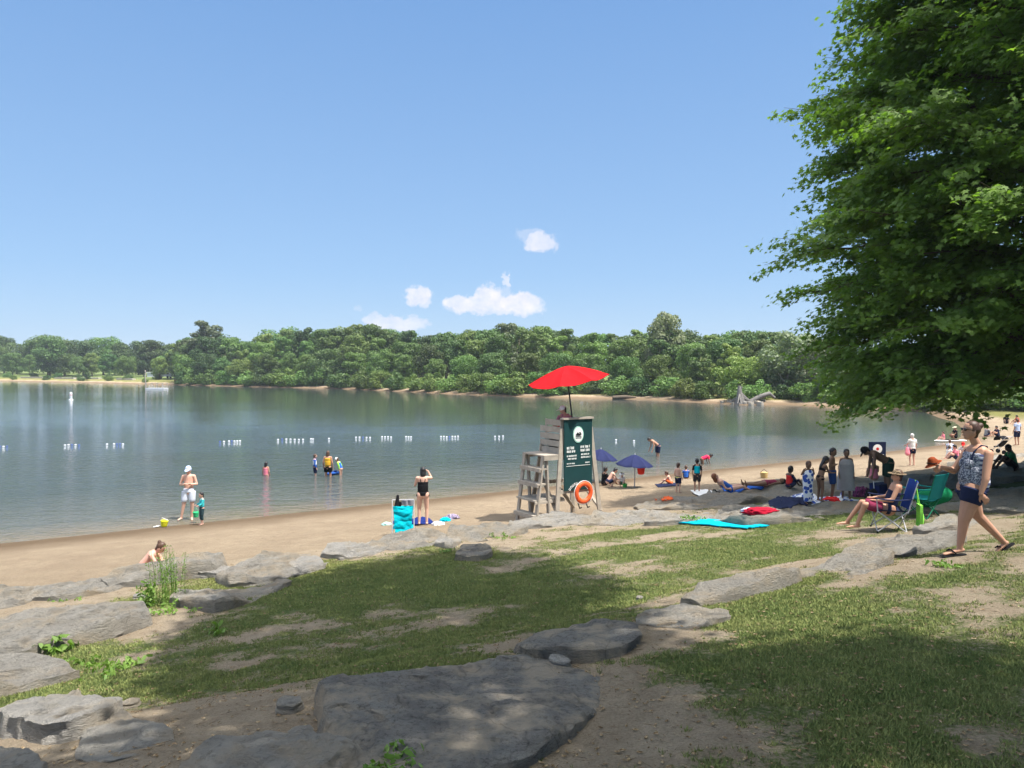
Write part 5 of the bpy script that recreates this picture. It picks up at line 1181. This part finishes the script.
m.box((0, yb-.003, Zp(465.5)), (.84, .006, .010)); m.build('ruled_line', INK, bo, False)
m = MB(); zc2 = Zp(494.5); Ra = .44
for k in range(11):
    if k == 5: continue
    a = math.radians(140-k*10); h_ = .07
    p = V3(Ra*math.cos(a)*.95+.02, yb-.003, Zp(491)-.20+Ra*math.sin(a)*.95); rad = V3(math.cos(a), 0, math.sin(a)); tg = V3(-math.sin(a), 0, math.cos(a))
    for q in (-.018, .018): m.box(p+tg*q, (h_, .006, .014), [rad, V3(0,1,0), tg])
    m.box(p+rad*(.028 if k % 2 else -.028)+V3(0,-.0015,0), (.014, .006, .05), [rad, V3(0,1,0), tg])
m.build('arc_lettering', INK, bo, False)
# lifebuoy
lb = LO + U_*.11 + V_*(-.16) + Z_*(CZ+(368-492.5)*lc[1]/F-lz); Rb = .25
o = empty('lifebuoy', tuple(lb), math.atan2(.541, .841)); tag(o, 'orange lifebuoy ring hung below the green board', 'lifebuoy')
m = MB(); Nn = 40; vs = []; fs = []
for i in range(Nn):
    a = 2*PI*i/Nn
    for j in range(14):
        b = 2*PI*j/14; rr = Rb*1.0+.065*math.cos(b); vs.append((rr*math.cos(a), .05*math.sin(b), rr*math.sin(a)))
for i in range(Nn):
    for j in range(14): fs.append((i*14+j, ((i+1) % Nn)*14+j, ((i+1) % Nn)*14+(j+1) % 14, i*14+(j+1) % 14))
m.add(vs, fs); m.build('ring', simple('orange_buoy', (.72, .10, .025), .5, .06, 5, .4, 0), o)
m = MB(); m.tube([((Rb+.085)*math.cos(a)*(1+.02*math.cos(4*a)), -.01, (Rb+.085)*math.sin(a)) for a in np.linspace(0, 2*PI, 33)], .010, 6); m.build('grab_rope', white, o)
m = MB()
for a in (PI/4, 3*PI/4, 5*PI/4, 7*PI/4):
    c_ = V3(Rb*math.cos(a), 0, Rb*math.sin(a)); tg = unit(V3(-math.sin(a), 0, math.cos(a))); m.loft(c_-tg*.03, c_+tg*.03, .071, .071, .8, np.cross(tg, V3(0, 1, 0)), cap=.05, n=16)
m.build('band', orange, o)
m = MB(); m.tube([(-.12, .10, -.30), (-.12, .02, -.44), (-.12,-.06,-.40)], .018, 6); m.tube([(.16, .10, -.30), (.16, .02, -.44), (.16,-.06,-.40)], .018, 6); m.build('hook', black, root).location = (.11, -.16, lb[2]-lz)
# red umbrella
def parasol(name, label, apex, R, drop, tilt_dir, tilt, pole_to, mat_, n=8, frac=.0, polemat=None, group=None, scallop=.03, valance=.0):
    apex = np.asarray(apex, float); pole_to = np.asarray(pole_to, float)
    o = empty(name, tuple(pole_to)); tag(o, label, 'umbrella', group); off = apex-pole_to
    ax = unit(unit(V3(tilt_dir[0], tilt_dir[1], 0))*math.sin(tilt)+Z_*math.cos(tilt)); e1 = unit(np.cross(ax, V3(.3, 1, 0))); e2 = np.cross(ax, e1)
    m = MB()
    nr, na = 8, n*6
    def pt(rf, a):
        ph = (a/(2*PI)*n) % 1; sag_ = math.sin(ph*PI)
        edge = math.cos(PI/n)/math.cos((ph-.5)*2*PI/n); r_ = R*rf*(edge*.97+.03*(1-sag_))*(1-scallop*sag_*rf)
        z_ = -drop*(rf**1.35) - .09*R*sag_*rf*(1-rf*.4)
        return off + e1*r_*math.cos(a) + e2*r_*math.sin(a) + ax*z_
    vs = []; fs = []
    for lay in (0, 1):
        for i in range(nr+1):
            for j in range(na): vs.append(pt(max(.002, i/nr), 2*PI*j/na) - ax*lay*.008)
    B = (nr+1)*na
    for i in range(nr):
        for j in range(na):
            a_, b_2, c_2, d_ = i*na+j, i*na+(j+1) % na, (i+1)*na+(j+1) % na, (i+1)*na+j; fs.append((a_, d_, c_2, b_2)); fs.append((B+a_, B+b_2, B+c_2, B+d_))
    for j in range(na): a_, b_2 = nr*na+j, nr*na+(j+1) % na; fs.append((a_, B+a_, B+b_2, b_2))
    m.add(vs, fs); m.build('canopy', mat_, o)
    rb = MB()
    for k_ in range(n):
        a = 2*PI*k_/n; rb.tube([pt(f, a)-ax*.022 for f in (.02, .3, .6, .98)], .007, 5); rb.tube([off-ax*(drop+.22)*.8, pt(.5, a)-ax*.03], .006, 5)
    rb.build('ribs', polemat or metal, o)
    p_ = MB(); p_.tube([(0, 0, -.25), off-ax*.02], .022, 10); p_.build('pole', polemat or metal, o)
    p_ = MB(); p_.loft(off-ax*.01, off+ax*.05, .025, .012, n=10); p_.build('finial', polemat or metal, o)
    return o
redm = CL('red_canopy', (.60, .012, .018))
rt_ = redm.node_tree; rb_ = rt_.nodes['Principled BSDF']; trn = rt_.nodes.new('ShaderNodeBsdfTranslucent'); trn.inputs[0].default_value = (.75, .015, .02, 1); mxs = rt_.nodes.new('ShaderNodeMixShader'); mxs.inputs[0].default_value = .22
rt_.links.new(rb_.outputs[0], mxs.inputs[1]); rt_.links.new(trn.outputs[0], mxs.inputs[2]); rt_.links.new(mxs.outputs[0], rt_.nodes['Material Output'].inputs[0])
ap = atd(566, 366, lc[1]+.55); base_p = LO + U_*.05+V_*.35 + Z_*(dk+.5); bp = atd(574.5, 430, lc[1]+.45)
parasol('umbrella', 'big red parasol tilted over the lifeguard chair', ap, 1.20, .40, (-1, -.55), math.radians(11), bp, redm, 8, polemat=simple('black_pole', (.015, .015, .016), .4, .05, 5, .4, 0))
navyp = CL('navy_canopy', (.022, .028, .085))
g = gnd(634.5, 488); d_ = g[1]; ap = atd(635, 454.5, d_)
parasol('umbrella', 'navy beach parasol right of the lifeguard chair, with a red bag hanging under it', ap, .76, .42, (.1, .0), .05, (g[0], g[1], g[2]), navyp, 8)
g2 = gnd(604, 482); ap = atd(601, 449, g2[1]); parasol('umbrella', 'navy beach parasol partly hidden behind the lifeguard chair', ap, .78, .42, (.3, 0), .08, tuple(g2), navyp, 8)
m = MB(); c = atd(641, 469, d_); m.loft(c+V3(0,0,-.18), c+V3(0,0,.05), .13, .16, .35, (1,0,0), cap=.4, n=14); o = m.build('bag', CL('red_bag_cloth', (.75, .05, .03))); tag(o, 'red bag hanging from the edge of the navy parasol', 'bag')
m = MB(); m.tube([c+V3(-.1,0,.05), c+V3(0,0,.24), c+V3(.1,0,.05)], .012, 6); m.build('strap', CL('red_bag_cloth', 0), o)
p_ = gnd(624.5, 488); m = MB(); m.loft((p_[0], p_[1]-.1, p_[2]), (p_[0], p_[1]-.1, p_[2]+.16), .07, .1, cap=.1, n=14); o = m.build('bucket', CL('bright_green_plastic', (.05, .42, .08))); tag(o, 'green bucket on the sand under the navy parasol', 'bucket'); m = MB(); m.tube([(p_[0]-.09, p_[1]-.1, p_[2]+.16), (p_[0], p_[1]-.1, p_[2]+.28), (p_[0]+.09, p_[1]-.1, p_[2]+.16)], .008, 6); m.build('handle', white, o)
# the lifeguard, seated, just head and shoulder above the back
lp = LO + U_*(-.12) + V_*.34; top_z = CZ+(368-406)*lc[1]/F
J = sitg(stand(), .30, 14); J['look'] = V3(-.9, .3, -.3)
lo_ = person('lifeguard in a white cap and pink shirt, head showing above the back of the chair', (lp[0], lp[1], lz+dk+.47), head_to(-.541, .841), 1.60, J, 'tan', [('shirt', 'shirt', CL('faded_pink_cloth', (.45, .16, .20))), ('shorts', 'shorts', red)], 'short', 'black', vox=.015, extra=hat_cap(white))
hz0 = max((lo_.matrix_basis @ v.co).z for v in lo_.data.vertices); lo_.location.z += top_z-hz0-.03

# ------------------------------------------------------------------ cloth things on the ground
def spread(name, label, cat, pxs, mt, th=.02, crumple=.02, group=None, nn=34, lift=.012, terr=False):
    """a cloth lying over what is beneath it; pxs: four corners in order"""
    C4 = [(gnd if terr else on)(a, b) for a, b in pxs]; sd = len(label)*3.1
    def fn(u, v):
        p = (C4[0]*(1-u)+C4[1]*u)*(1-v) + (C4[3]*(1-u)+C4[2]*u)*v
        w1 = .06*fbm(np.array([u*5+sd]), np.array([v*3.]), 2)[0]; x = p[0]+w1; y = p[1]+.06*fbm(np.array([u*4+sd+9]), np.array([v*4.]), 2)[0]
        z = (h1(x, y)+.02 if terr else surf(x, y))+lift+crumple*abs(fbm(np.array([u*9+sd]), np.array([v*5.+sd]), 3)[0])*4
        return (x, y, z)
    m = MB(); m.sheet(fn, nn, max(10, nn//2), th); o = m.build(name, mt); tag(o, label, cat, group); return o
def heap(name, label, cat, px, py, L, Wd, Hh, mt, rot=0., group=None):
    """a crumpled bundle of cloth"""
    p = on(px, py); sz_ = surf(p[0], p[1]); sd = px*.37
    bmx = bmesh.new(); bmesh.ops.create_icosphere(bmx, subdivisions=4, radius=1); c_, s2 = math.cos(rot), math.sin(rot)
    for v in bmx.verts:
        n_ = np.array(v.co); f = 1+.55*float(fbm3(np.array([n_[0]*1.6+sd]), np.array([n_[1]*1.6]), np.array([n_[2]*1.6+sd]), 4)[0])+.12*math.sin(7*float(fbm3(np.array([n_[0]*1.3+sd]), np.array([n_[1]*1.3]), np.array([n_[2]*1.3]), 2)[0])*4)
        q = n_*f*np.array([L/2, Wd/2, Hh*.62]); z_ = max(q[2], -.02)
        v.co = (q[0]*c_-q[1]*s2, q[0]*s2+q[1]*c_, z_)
    me = bpy.data.meshes.new(name); bmx.to_mesh(me); bmx.free(); o = link(name, me, mt); o.location = (p[0], p[1], sz_); tag(o, label, cat, group); return o
spread('towel', 'bright turquoise towel spread rumpled on the grass', 'towel', [(642,521.5),(700,520),(770,527),(745,530.5)], CL('bright_turquoise', (.0, .34, .46)), crumple=.012, nn=60, terr=True)
spread('towel', 'spotted blue and white towel spread at the feet of the family group', 'towel', [(790,497),(842,494),(858,501),(812,506)], sptow)
spread('towel', 'dark towel lying on the shaded slab left of the spotted towel', 'towel', [(768,500),(800,498),(808,504),(770,507)], navy)
spread('towel', 'navy towel draped along the slab at the feet of the woman in black', 'towel', [(392,522),(428,518),(434,524),(398,528)], CL('deep_navy_towel', (.01, .022, .13)), crumple=.05)
spread('towel', 'orange towel on the sand behind the long pale slab', 'towel', [(655,499),(668,497),(674,500),(662,502)], orange)
spread('towel', 'small white towel on the sand at the feet of the boy in turquoise', 'towel', [(690,491),(708,490),(712,493),(694,494)], white)
spread('towel', 'dark mat edge on the sand right of the small white towel', 'mat', [(692,494),(716,491),(720,493),(698,496)], black)
spread('towel', 'blue towel under the auburn haired sunbather', 'towel', [(722,489),(758,485),(764,488),(730,493)], blue)
spread('towel', 'navy towel under the crouching child in orange trunks', 'towel', [(655,485),(676,484),(680,486),(658,488)], navy)
heap('towel_bundle', 'crumpled crimson towel bundle on the edge of the shaded slab', 'towel', 760, 512, .85, .35, .18, CL('crimson_cloth', (.35, .01, .03)), .2)
heap('towel_bundle', 'pale blue cloth tucked at the left end of the crimson bundle', 'clothes', 748, 511, .30, .2, .12, sky_c)
heap('bag', 'bright red bag lying on the spotted towel', 'bag', 832, 501, .42, .3, .18, CL('bright_red_bag', (.72, .03, .03)))
heap('bag', 'purple striped bag piled right of the person in the grey towel', 'bag', 862, 496, .42, .4, .42, stripes('purple_stripes', (.16, .03, .10), (.03, .02, .04), 9, 0, 2))
heap('bag', 'black rucksack standing below the bending man', 'bag', 872, 498, .4, .35, .35, black)
heap('clothes_pile', 'white clothes heap at the right end of the navy towel', 'clothes', 438, 525, .38, .3, .16, white)
heap('clothes_pile', 'turquoise towel heap between the white and the striped heap', 'clothes', 445, 521, .32, .3, .15, turq)
heap('clothes_pile', 'black and lilac striped towel heap on top of the squared slab', 'clothes', 452, 519, .42, .34, .22, stripes('lilac_stripes', (.42, .36, .50), (.05, .04, .07), 7, 0, 3))
heap('clothes_pile', 'pale green cloth heap left of the folded turquoise chair', 'clothes', 387, 525, .3, .3, .12, CL('pale_green_cloth', (.35, .62, .55)))
# cooler
p = on(881, 497); o = empty('cooler', (p[0], p[1], surf(*p[:2])), .4); tag(o, 'navy cool box with a pale lid behind the bags, under the bending man', 'cooler')
m = MB(); m.box((0,0,.16), (.5,.32,.32)); m.build('box', CL('navy_box', (.015, .025, .10)), o, False); m = MB(); m.box((0,0,.345), (.52,.34,.045)); m.build('lid', CL('dark_lid', (.02, .03, .07)), o, False); m = MB(); m.tube([(-.26,0,.25),(-.28,0,.42),(.28,0,.42),(.26,0,.25)], .012, 6); m.build('handle', white, o)
# folded turquoise backpack chair
p = at(403, 526.5, .9); pz = surf(p[0], p[1]); o = empty('beach_chair', (p[0], p[1], pz), .12); tag(o, 'turquoise reclining beach chair with crumpled fabric, its back to the viewer', 'chair')
m = MB(); m.sheet(lambda u,v: ((u-.5)*(.40+.13*v), .06+.16*v+.13*float(fbm(np.array([u*2.2+v]), np.array([v*7.]), 4)[0]), .06+.66*v), 26, 40, .025); m.build('backrest', CL('turquoise_canvas', (.0, .34, .42)), o)
m = MB(); m.sheet(lambda u,v: ((u-.5)*.52, .08+.45*v, .16-.03*math.sin(v*PI)), 10, 8, .02); m.build('seat', CL('turquoise_canvas', 0), o)
m = MB()
for x in (-.28, .28): m.tube([(x,.02,.0),(x,.1,.4),(x,.26,.88)], .012, 8); m.tube([(x,.0,.02),(x,.5,.05),(x,.5,.35),(x,.1,.40)], .012, 8)
m.tube([(-.28,.26,.88),(.28,.26,.88)], .012, 8); m.build('frame', metal, o)
m = MB(); m.loft((-.17,.24,.66), (-.14,.26,.98), .075, .035, .5, (1,0,0)); m.loft((-.1,.25,.66), (-.08,.24,.80), .05, .04, .5, (1,0,0)); m.build('hanging_cloth', black, o)
m = MB(); m.sheet(lambda u,v: (.12+(u-.5)*.30, .27+.03*math.sin(u*14), .74+.12*v), 12, 6, .04); m.build('headrest', CL('grey_print', (.25, .25, .29)), o)
# ball, toys
p = at(164, 526.5, .02); zb = max(0, h1(p[0], p[1])); o = empty('bucket', (p[0], p[1], zb), 0); tag(o, 'yellow toy bucket at the water line', 'bucket')
m = MB(); m.loft((0,0,.02), (.02,0,.20), .085, .115, cap=.15, n=18); m.build('pail', CL('yellow_plastic', (.75, .72, .03)), o); m = MB(); m.tube([(-.11,0,.2),(-.03,-.05,.30),(.13,0,.21)], .009, 6); m.build('handle', white, o)
m = MB(); m.loft((p[0]-.28, p[1]-.08, zb+.02), (p[0]-.16, p[1]-.06, zb+.04), .035, .05, .4, cap=.5, n=12); m.tube([(p[0]-.17, p[1]-.06, zb+.045), (p[0]-.08, p[1]-.05, zb+.06)], .012, 6); o = m.build('toy_spade', white); tag(o, 'white toy spade beside the yellow bucket', 'toy')
p = on(764, 478.5); m = MB(); m.loft(p+V3(0,0,.02), p+V3(0,0,.24), .14, .16, cap=.15, n=16); o = m.build('sand_bucket', CL('sand_coloured_plastic', (.50, .36, .16))); tag(o, 'tan bucket standing on the wet sand left of the seated red child', 'bucket'); m = MB(); m.tube([p+V3(-.15,0,.24), p+V3(0,0,.38), p+V3(.15,0,.24)], .01, 6); m.build('handle', black, o)
# pushchair
p = on(1001, 454); o = empty('pushchair', tuple(p), .4, 1.0); tag(o, 'black pushchair with its hood up on the sand near the right edge', 'pushchair')
m = MB(); m.sheet(lambda u,v: ((u-.5)*.5, -.05+.28*math.cos(v*2.3), .62+.32*math.sin(v*2.3+.3)), 8, 12, .03); m.build('hood', black, o)
m = MB(); m.sheet(lambda u,v: ((u-.5)*.46, -.2+.45*v, .72-.35*math.sin(v*PI*.6)), 8, 12, .05); m.build('seat', black, o)
m = MB()
for x in (-.25, .25): m.tube([(x,-.45,.95),(x,-.25,.75),(x,.35,.15)], .014, 8); m.tube([(x,-.35,.12),(x,.05,.48)], .014, 8)
m.tube([(-.25,-.45,.95),(.25,-.45,.95)], .018, 8); m.build('frame', metal, o)
for x in (-.27, .27):
    for y in (-.35, .35):
        w_ = MB(); w_.loft((x-.015,y,.12), (x+.015,y,.12), .12, .12, cap=.1, n=18); w_.build('wheel', black, o)

# ------------------------------------------------------------------ floats and buoys
FW = simple('white_float', (.60, .62, .65), .4, .02, 5, .4, 0); FB = simple('blue_float', (.03, .07, .28), .4, .02, 5, .4, 0)
fl = []
def cluster(x0, x1, y, n_, blues=()):
    for i in range(n_): fl.append((x0+(x1-x0)*i/max(1, n_-1), y+random.uniform(-.3, .3), i in blues))
cluster(0, 7, 446.5, 3, (0, 2)); cluster(65, 79, 444.8, 5, (2, 4)); cluster(107, 107, 444.2, 1); cluster(114, 123, 443.7, 4, (1, 2)); cluster(220, 224, 441.5, 2, (0,)); cluster(229, 240, 441, 5, (1,))
cluster(278, 303, 439.3, 7, (1,)); cluster(311, 313, 438.8, 2); cluster(329, 329, 438.6, 1); cluster(356, 370, 437.3, 5, (2,)); cluster(382, 391, 436.8, 4); cluster(406, 411, 436.5, 3); cluster(441, 458, 436.4, 7, (3,)); cluster(495, 503, 436.2, 3); cluster(616, 617, 439.5, 1); cluster(634, 634, 440.5, 1)
pw = bpy.data.objects
def float_proto(mt):
    m = MB(); m.loft((-.05,0,.0), (.05,0,.0), .045, .045, 1, cap=.4, n=14); o = m.build('lane_float', mt)
    return o
prot = {False: float_proto(FW), True: float_proto(FB)}; used = {False: False, True: False}; ropep = []
for x, y, b in fl:
    p = at(x, y, 0); o = prot[b] if not used[b] else prot[b].copy()
    if used[b]: COL.objects.link(o)
    used[b] = True; o.location = (p[0], p[1], -.012); o.rotation_euler = (0, 0, .1); ropep.append((p[0], p[1], -.03))
    tag(o, 'blue float of the line marking the swimming area' if b else 'white float of the line marking the swimming area', 'float', 'floats of the swimming area line')
m = MB(); m.tube(sorted(ropep)[:-2], .012, 5); o = m.build('float_rope', FW); tag(o, 'thin rope just under the surface joining the floats', 'rope')
p = at(71, 400, 0); o = empty('marker_buoy', (p[0], p[1], 0)); tag(o, 'white upright marker buoy out on the left of the lake', 'buoy')
m = MB(); m.loft((0,0,-.2), (0,0,1.15), .20, .20, cap=.4, n=16); m.build('body', FW, o); m = MB(); m.loft((0,0,.0), (0,0,.06), .34, .34, cap=.3, n=18); m.build('collar', FW, o); m = MB(); m.loft((0,0,.75), (0,0,.82), .205, .205, cap=.02, n=16); m.build('stripe', orange, o)
# raft with posts, far left
p = at(157, 389.5, 0); o = empty('swim_raft', (p[0], p[1], 0)); tag(o, 'low white swimming raft with railings before the far left shore', 'raft')
m = MB(); m.box((0,0,.2), (4.2,2.5,.35)); m.build('deck', FW, o, False)
m = MB()
for x in (-1.9, -.6, .7, 1.9): m.box((x,-1.1,.9), (.10,.10,1.3)); m.box((x,1.1,.9), (.10,.10,1.3))
m.box((0,-1.1,1.5), (4,.08,.08)); m.box((0,1.1,1.5), (4,.08,.08)); m.build('railing', WOOD, o, False)
p = at(145.5, 389, 0); m = MB(); m.tube([(p[0],p[1],-1),(p[0],p[1],4.2)], .12, 8); o = m.build('mooring_post', WOOD); tag(o, 'thin tall wooden post in the water left of the raft', 'post')
m = MB(); m.loft((p[0],p[1],4.2), (p[0],p[1],4.35), .17, .12, n=10); m.build('cap', WOOD, o)
# white van far left
c = shore_pt(164, 38); z0 = h1(c[0], c[1]); o = empty('van', (c[0], c[1], z0+.2), -.1); tag(o, 'white van parked on the far left lawn among the trees', 'van')
m = MB(); m.box((0,0,1.35), (5.0,1.9,1.5)); m.box((2.75,0,.95), (.8,1.88,.8)); m.build('body', FW, o, False)
for x in (-1.6, 1.9):
    for y in (-.95, .95): w_ = MB(); w_.loft((x,y-.1,.38), (x,y+.1,.38), .38, .38, cap=.1, n=16); w_.build('wheel', black, o)
m = MB(); m.box((1.75,-.955,1.65), (1.0,.02,.55)); m.box((.3,-.955,1.65), (1.5,.02,.5)); m.build('window', simple('dark_glass', (.02, .025, .03), .1, 0, 5, .6, 0), o, False)
c = shore_pt(153, 40); m = MB(); m.box((c[0], c[1], h1(*c)+1.3), (3.2, 2.0, 1.4)); m.box((c[0], c[1], h1(*c)+2.2), (3.6, 2.4, .25)); o = m.build('hut', FW, None, False); tag(o, 'small pale hut left of the white van', 'hut')
# terraced ledges on the far left bank
for i, (pa, pb, bk, mt_) in enumerate([(22, 44, 26, R_PALE), (56, 75, 22, R_PALE), (78, 100, 26, R_PALE), (118, 134, 22, R_PALE)]):
    a = shore_pt(pa, bk); b = shore_pt(pb, bk); m = MB(); za = max(h1(*a), h1(*b)); m.beam((a[0], a[1], za+.1), (b[0], b[1], za+.1), 1.2, .9); o = m.build('stone_ledge', mt_, None, False)
    tag(o, ['leftmost pale stone ledge on the far lawn', 'pale stone ledge second from the left on the far lawn', 'pale stone ledge right of the small pointed tree', 'rightmost pale stone ledge on the far lawn near the raft'][i], 'ledge')
# driftwood stump with rubble
DW = simple('bleached_driftwood', (.17, .16, .15), .95, .3, 4, .1, .9, 8)
c = shore_pt(740, 1.2); z0 = max(.1, h1(*c)); o = empty('driftwood_stump', (c[0], c[1], z0), 0, .8); tag(o, 'grey upturned tree stump with spreading roots on the far shore', 'stump')
m = MB(); m.tube([(0,0,-.3),(.0,0,.9),(-.1,0,2.0),(-.15,0,3.0)], [1.05,.65,.42,.22], 12); m.tube([(-.1,0,1.9),(.35,0,2.9)], [.25,.12], 8); m.build('trunk', DW, o)
m = MB(); r = random.Random(3)
for k in range(16):
    a = r.uniform(0, 2*PI); L_ = r.uniform(1.4, 3.0); z1 = r.uniform(.3, 1.9); m.tube([(0,0,z1),(L_*.5*math.cos(a), L_*.5*math.sin(a), z1*.45+r.uniform(0,.3)),(L_*math.cos(a), L_*math.sin(a), r.uniform(-.1,.2))], [.22,.13,.04], 6)
m.build('roots', DW, o)
# driftwood trunk right of it
c1 = shore_pt(758, 1.5); m = MB(); m.tube([(c1[0]-1.2, c1[1], .3),(c1[0]+.3, c1[1], 1.1),(c1[0]+1.6, c1[1]+.2, 1.5),(c1[0]+2.4, c1[1]+.3, .9)], [.3,.34,.30,.16], 10); o = m.build('driftwood_log', DW); tag(o, 'bleached curved log right of the grey stump', 'log')
for k in range(26):
    pxx = r.uniform(722, 768); c = shore_pt(pxx, r.uniform(-.4, 2.5)); rd = r.uniform(.18, .5)
    rock([(c[0]+rd*math.cos(a)*r.uniform(.7, 1.3), c[1]+rd*math.sin(a)*r.uniform(.7, 1.2)) for a in np.linspace(0, 2*PI, 8)[:-1]], max(0, h1(*c))+rd*r.uniform(.5, 1.3), .9, R_PALE if r.random() < .5 else R_GREY, 'loose grey stone piled round the driftwood stump', group='stones round the driftwood stump', n=18, rings=4, rough=.05, name='stone')
m = MB()
for k, (a_, b_) in enumerate([(796, 401), (802, 402)]):
    p = at(a_, b_, 0); m.tube([(p[0]-1.2, p[1]+1, .2), (p[0]+.2, p[1]+.6, .5), (p[0]+1.4, p[1]+1.2, .9+.3*k)], [.18, .13, .05], 7)
o = m.build('fallen_branch', DW); tag(o, 'thin fallen branches at the water on the spit left of the maple leaves', 'branch')
p = shore_pt(625, .3); m = MB(); m.tube([(p[0]-2, p[1], .25), (p[0], p[1], .35), (p[0]+1.8, p[1]+.3, .25)], [.3,.32,.2], 8); o = m.build('dark_log', BARK); tag(o, 'dark log lying at the far shore right of the red parasol', 'log')
# bare sandy bank and a pale sign on the far shore
p = shore_pt(503, 1.2); m = MB(); m.beam((p[0], p[1], 0), (p[0], p[1], 1.9), .12, .12, (0, 1, 0)); o = m.build('signpost', WOOD, None, False); tag(o, 'small white notice on a post at the far shore left of the red parasol', 'sign'); m = MB(); m.box((p[0], p[1]-.09, 1.6), (.8, .05, .6)); m.build('panel', FW, o, False)

# ------------------------------------------------------------------ air
HZ = MB(); HZ.box((0, 200, 13.5), (1900, 1400, 36.0)); o = HZ.build('haze', None, None, False)
o.data.materials.clear(); hm_ = bpy.data.materials.new('haze_air'); hm_.use_nodes = True; hn = hm_.node_tree.nodes; hn.remove(hn['Principled BSDF'])
pv = hn.new('ShaderNodeVolumePrincipled'); pv.inputs['Color'].default_value = (.80, .88, 1, 1); pv.inputs['Density'].default_value = .00027; pv.inputs['Anisotropy'].default_value = .2
hm_.node_tree.links.new(pv.outputs[0], hn['Material Output'].inputs['Volume']); o.data.materials.append(hm_); tag(o, kind='stuff')
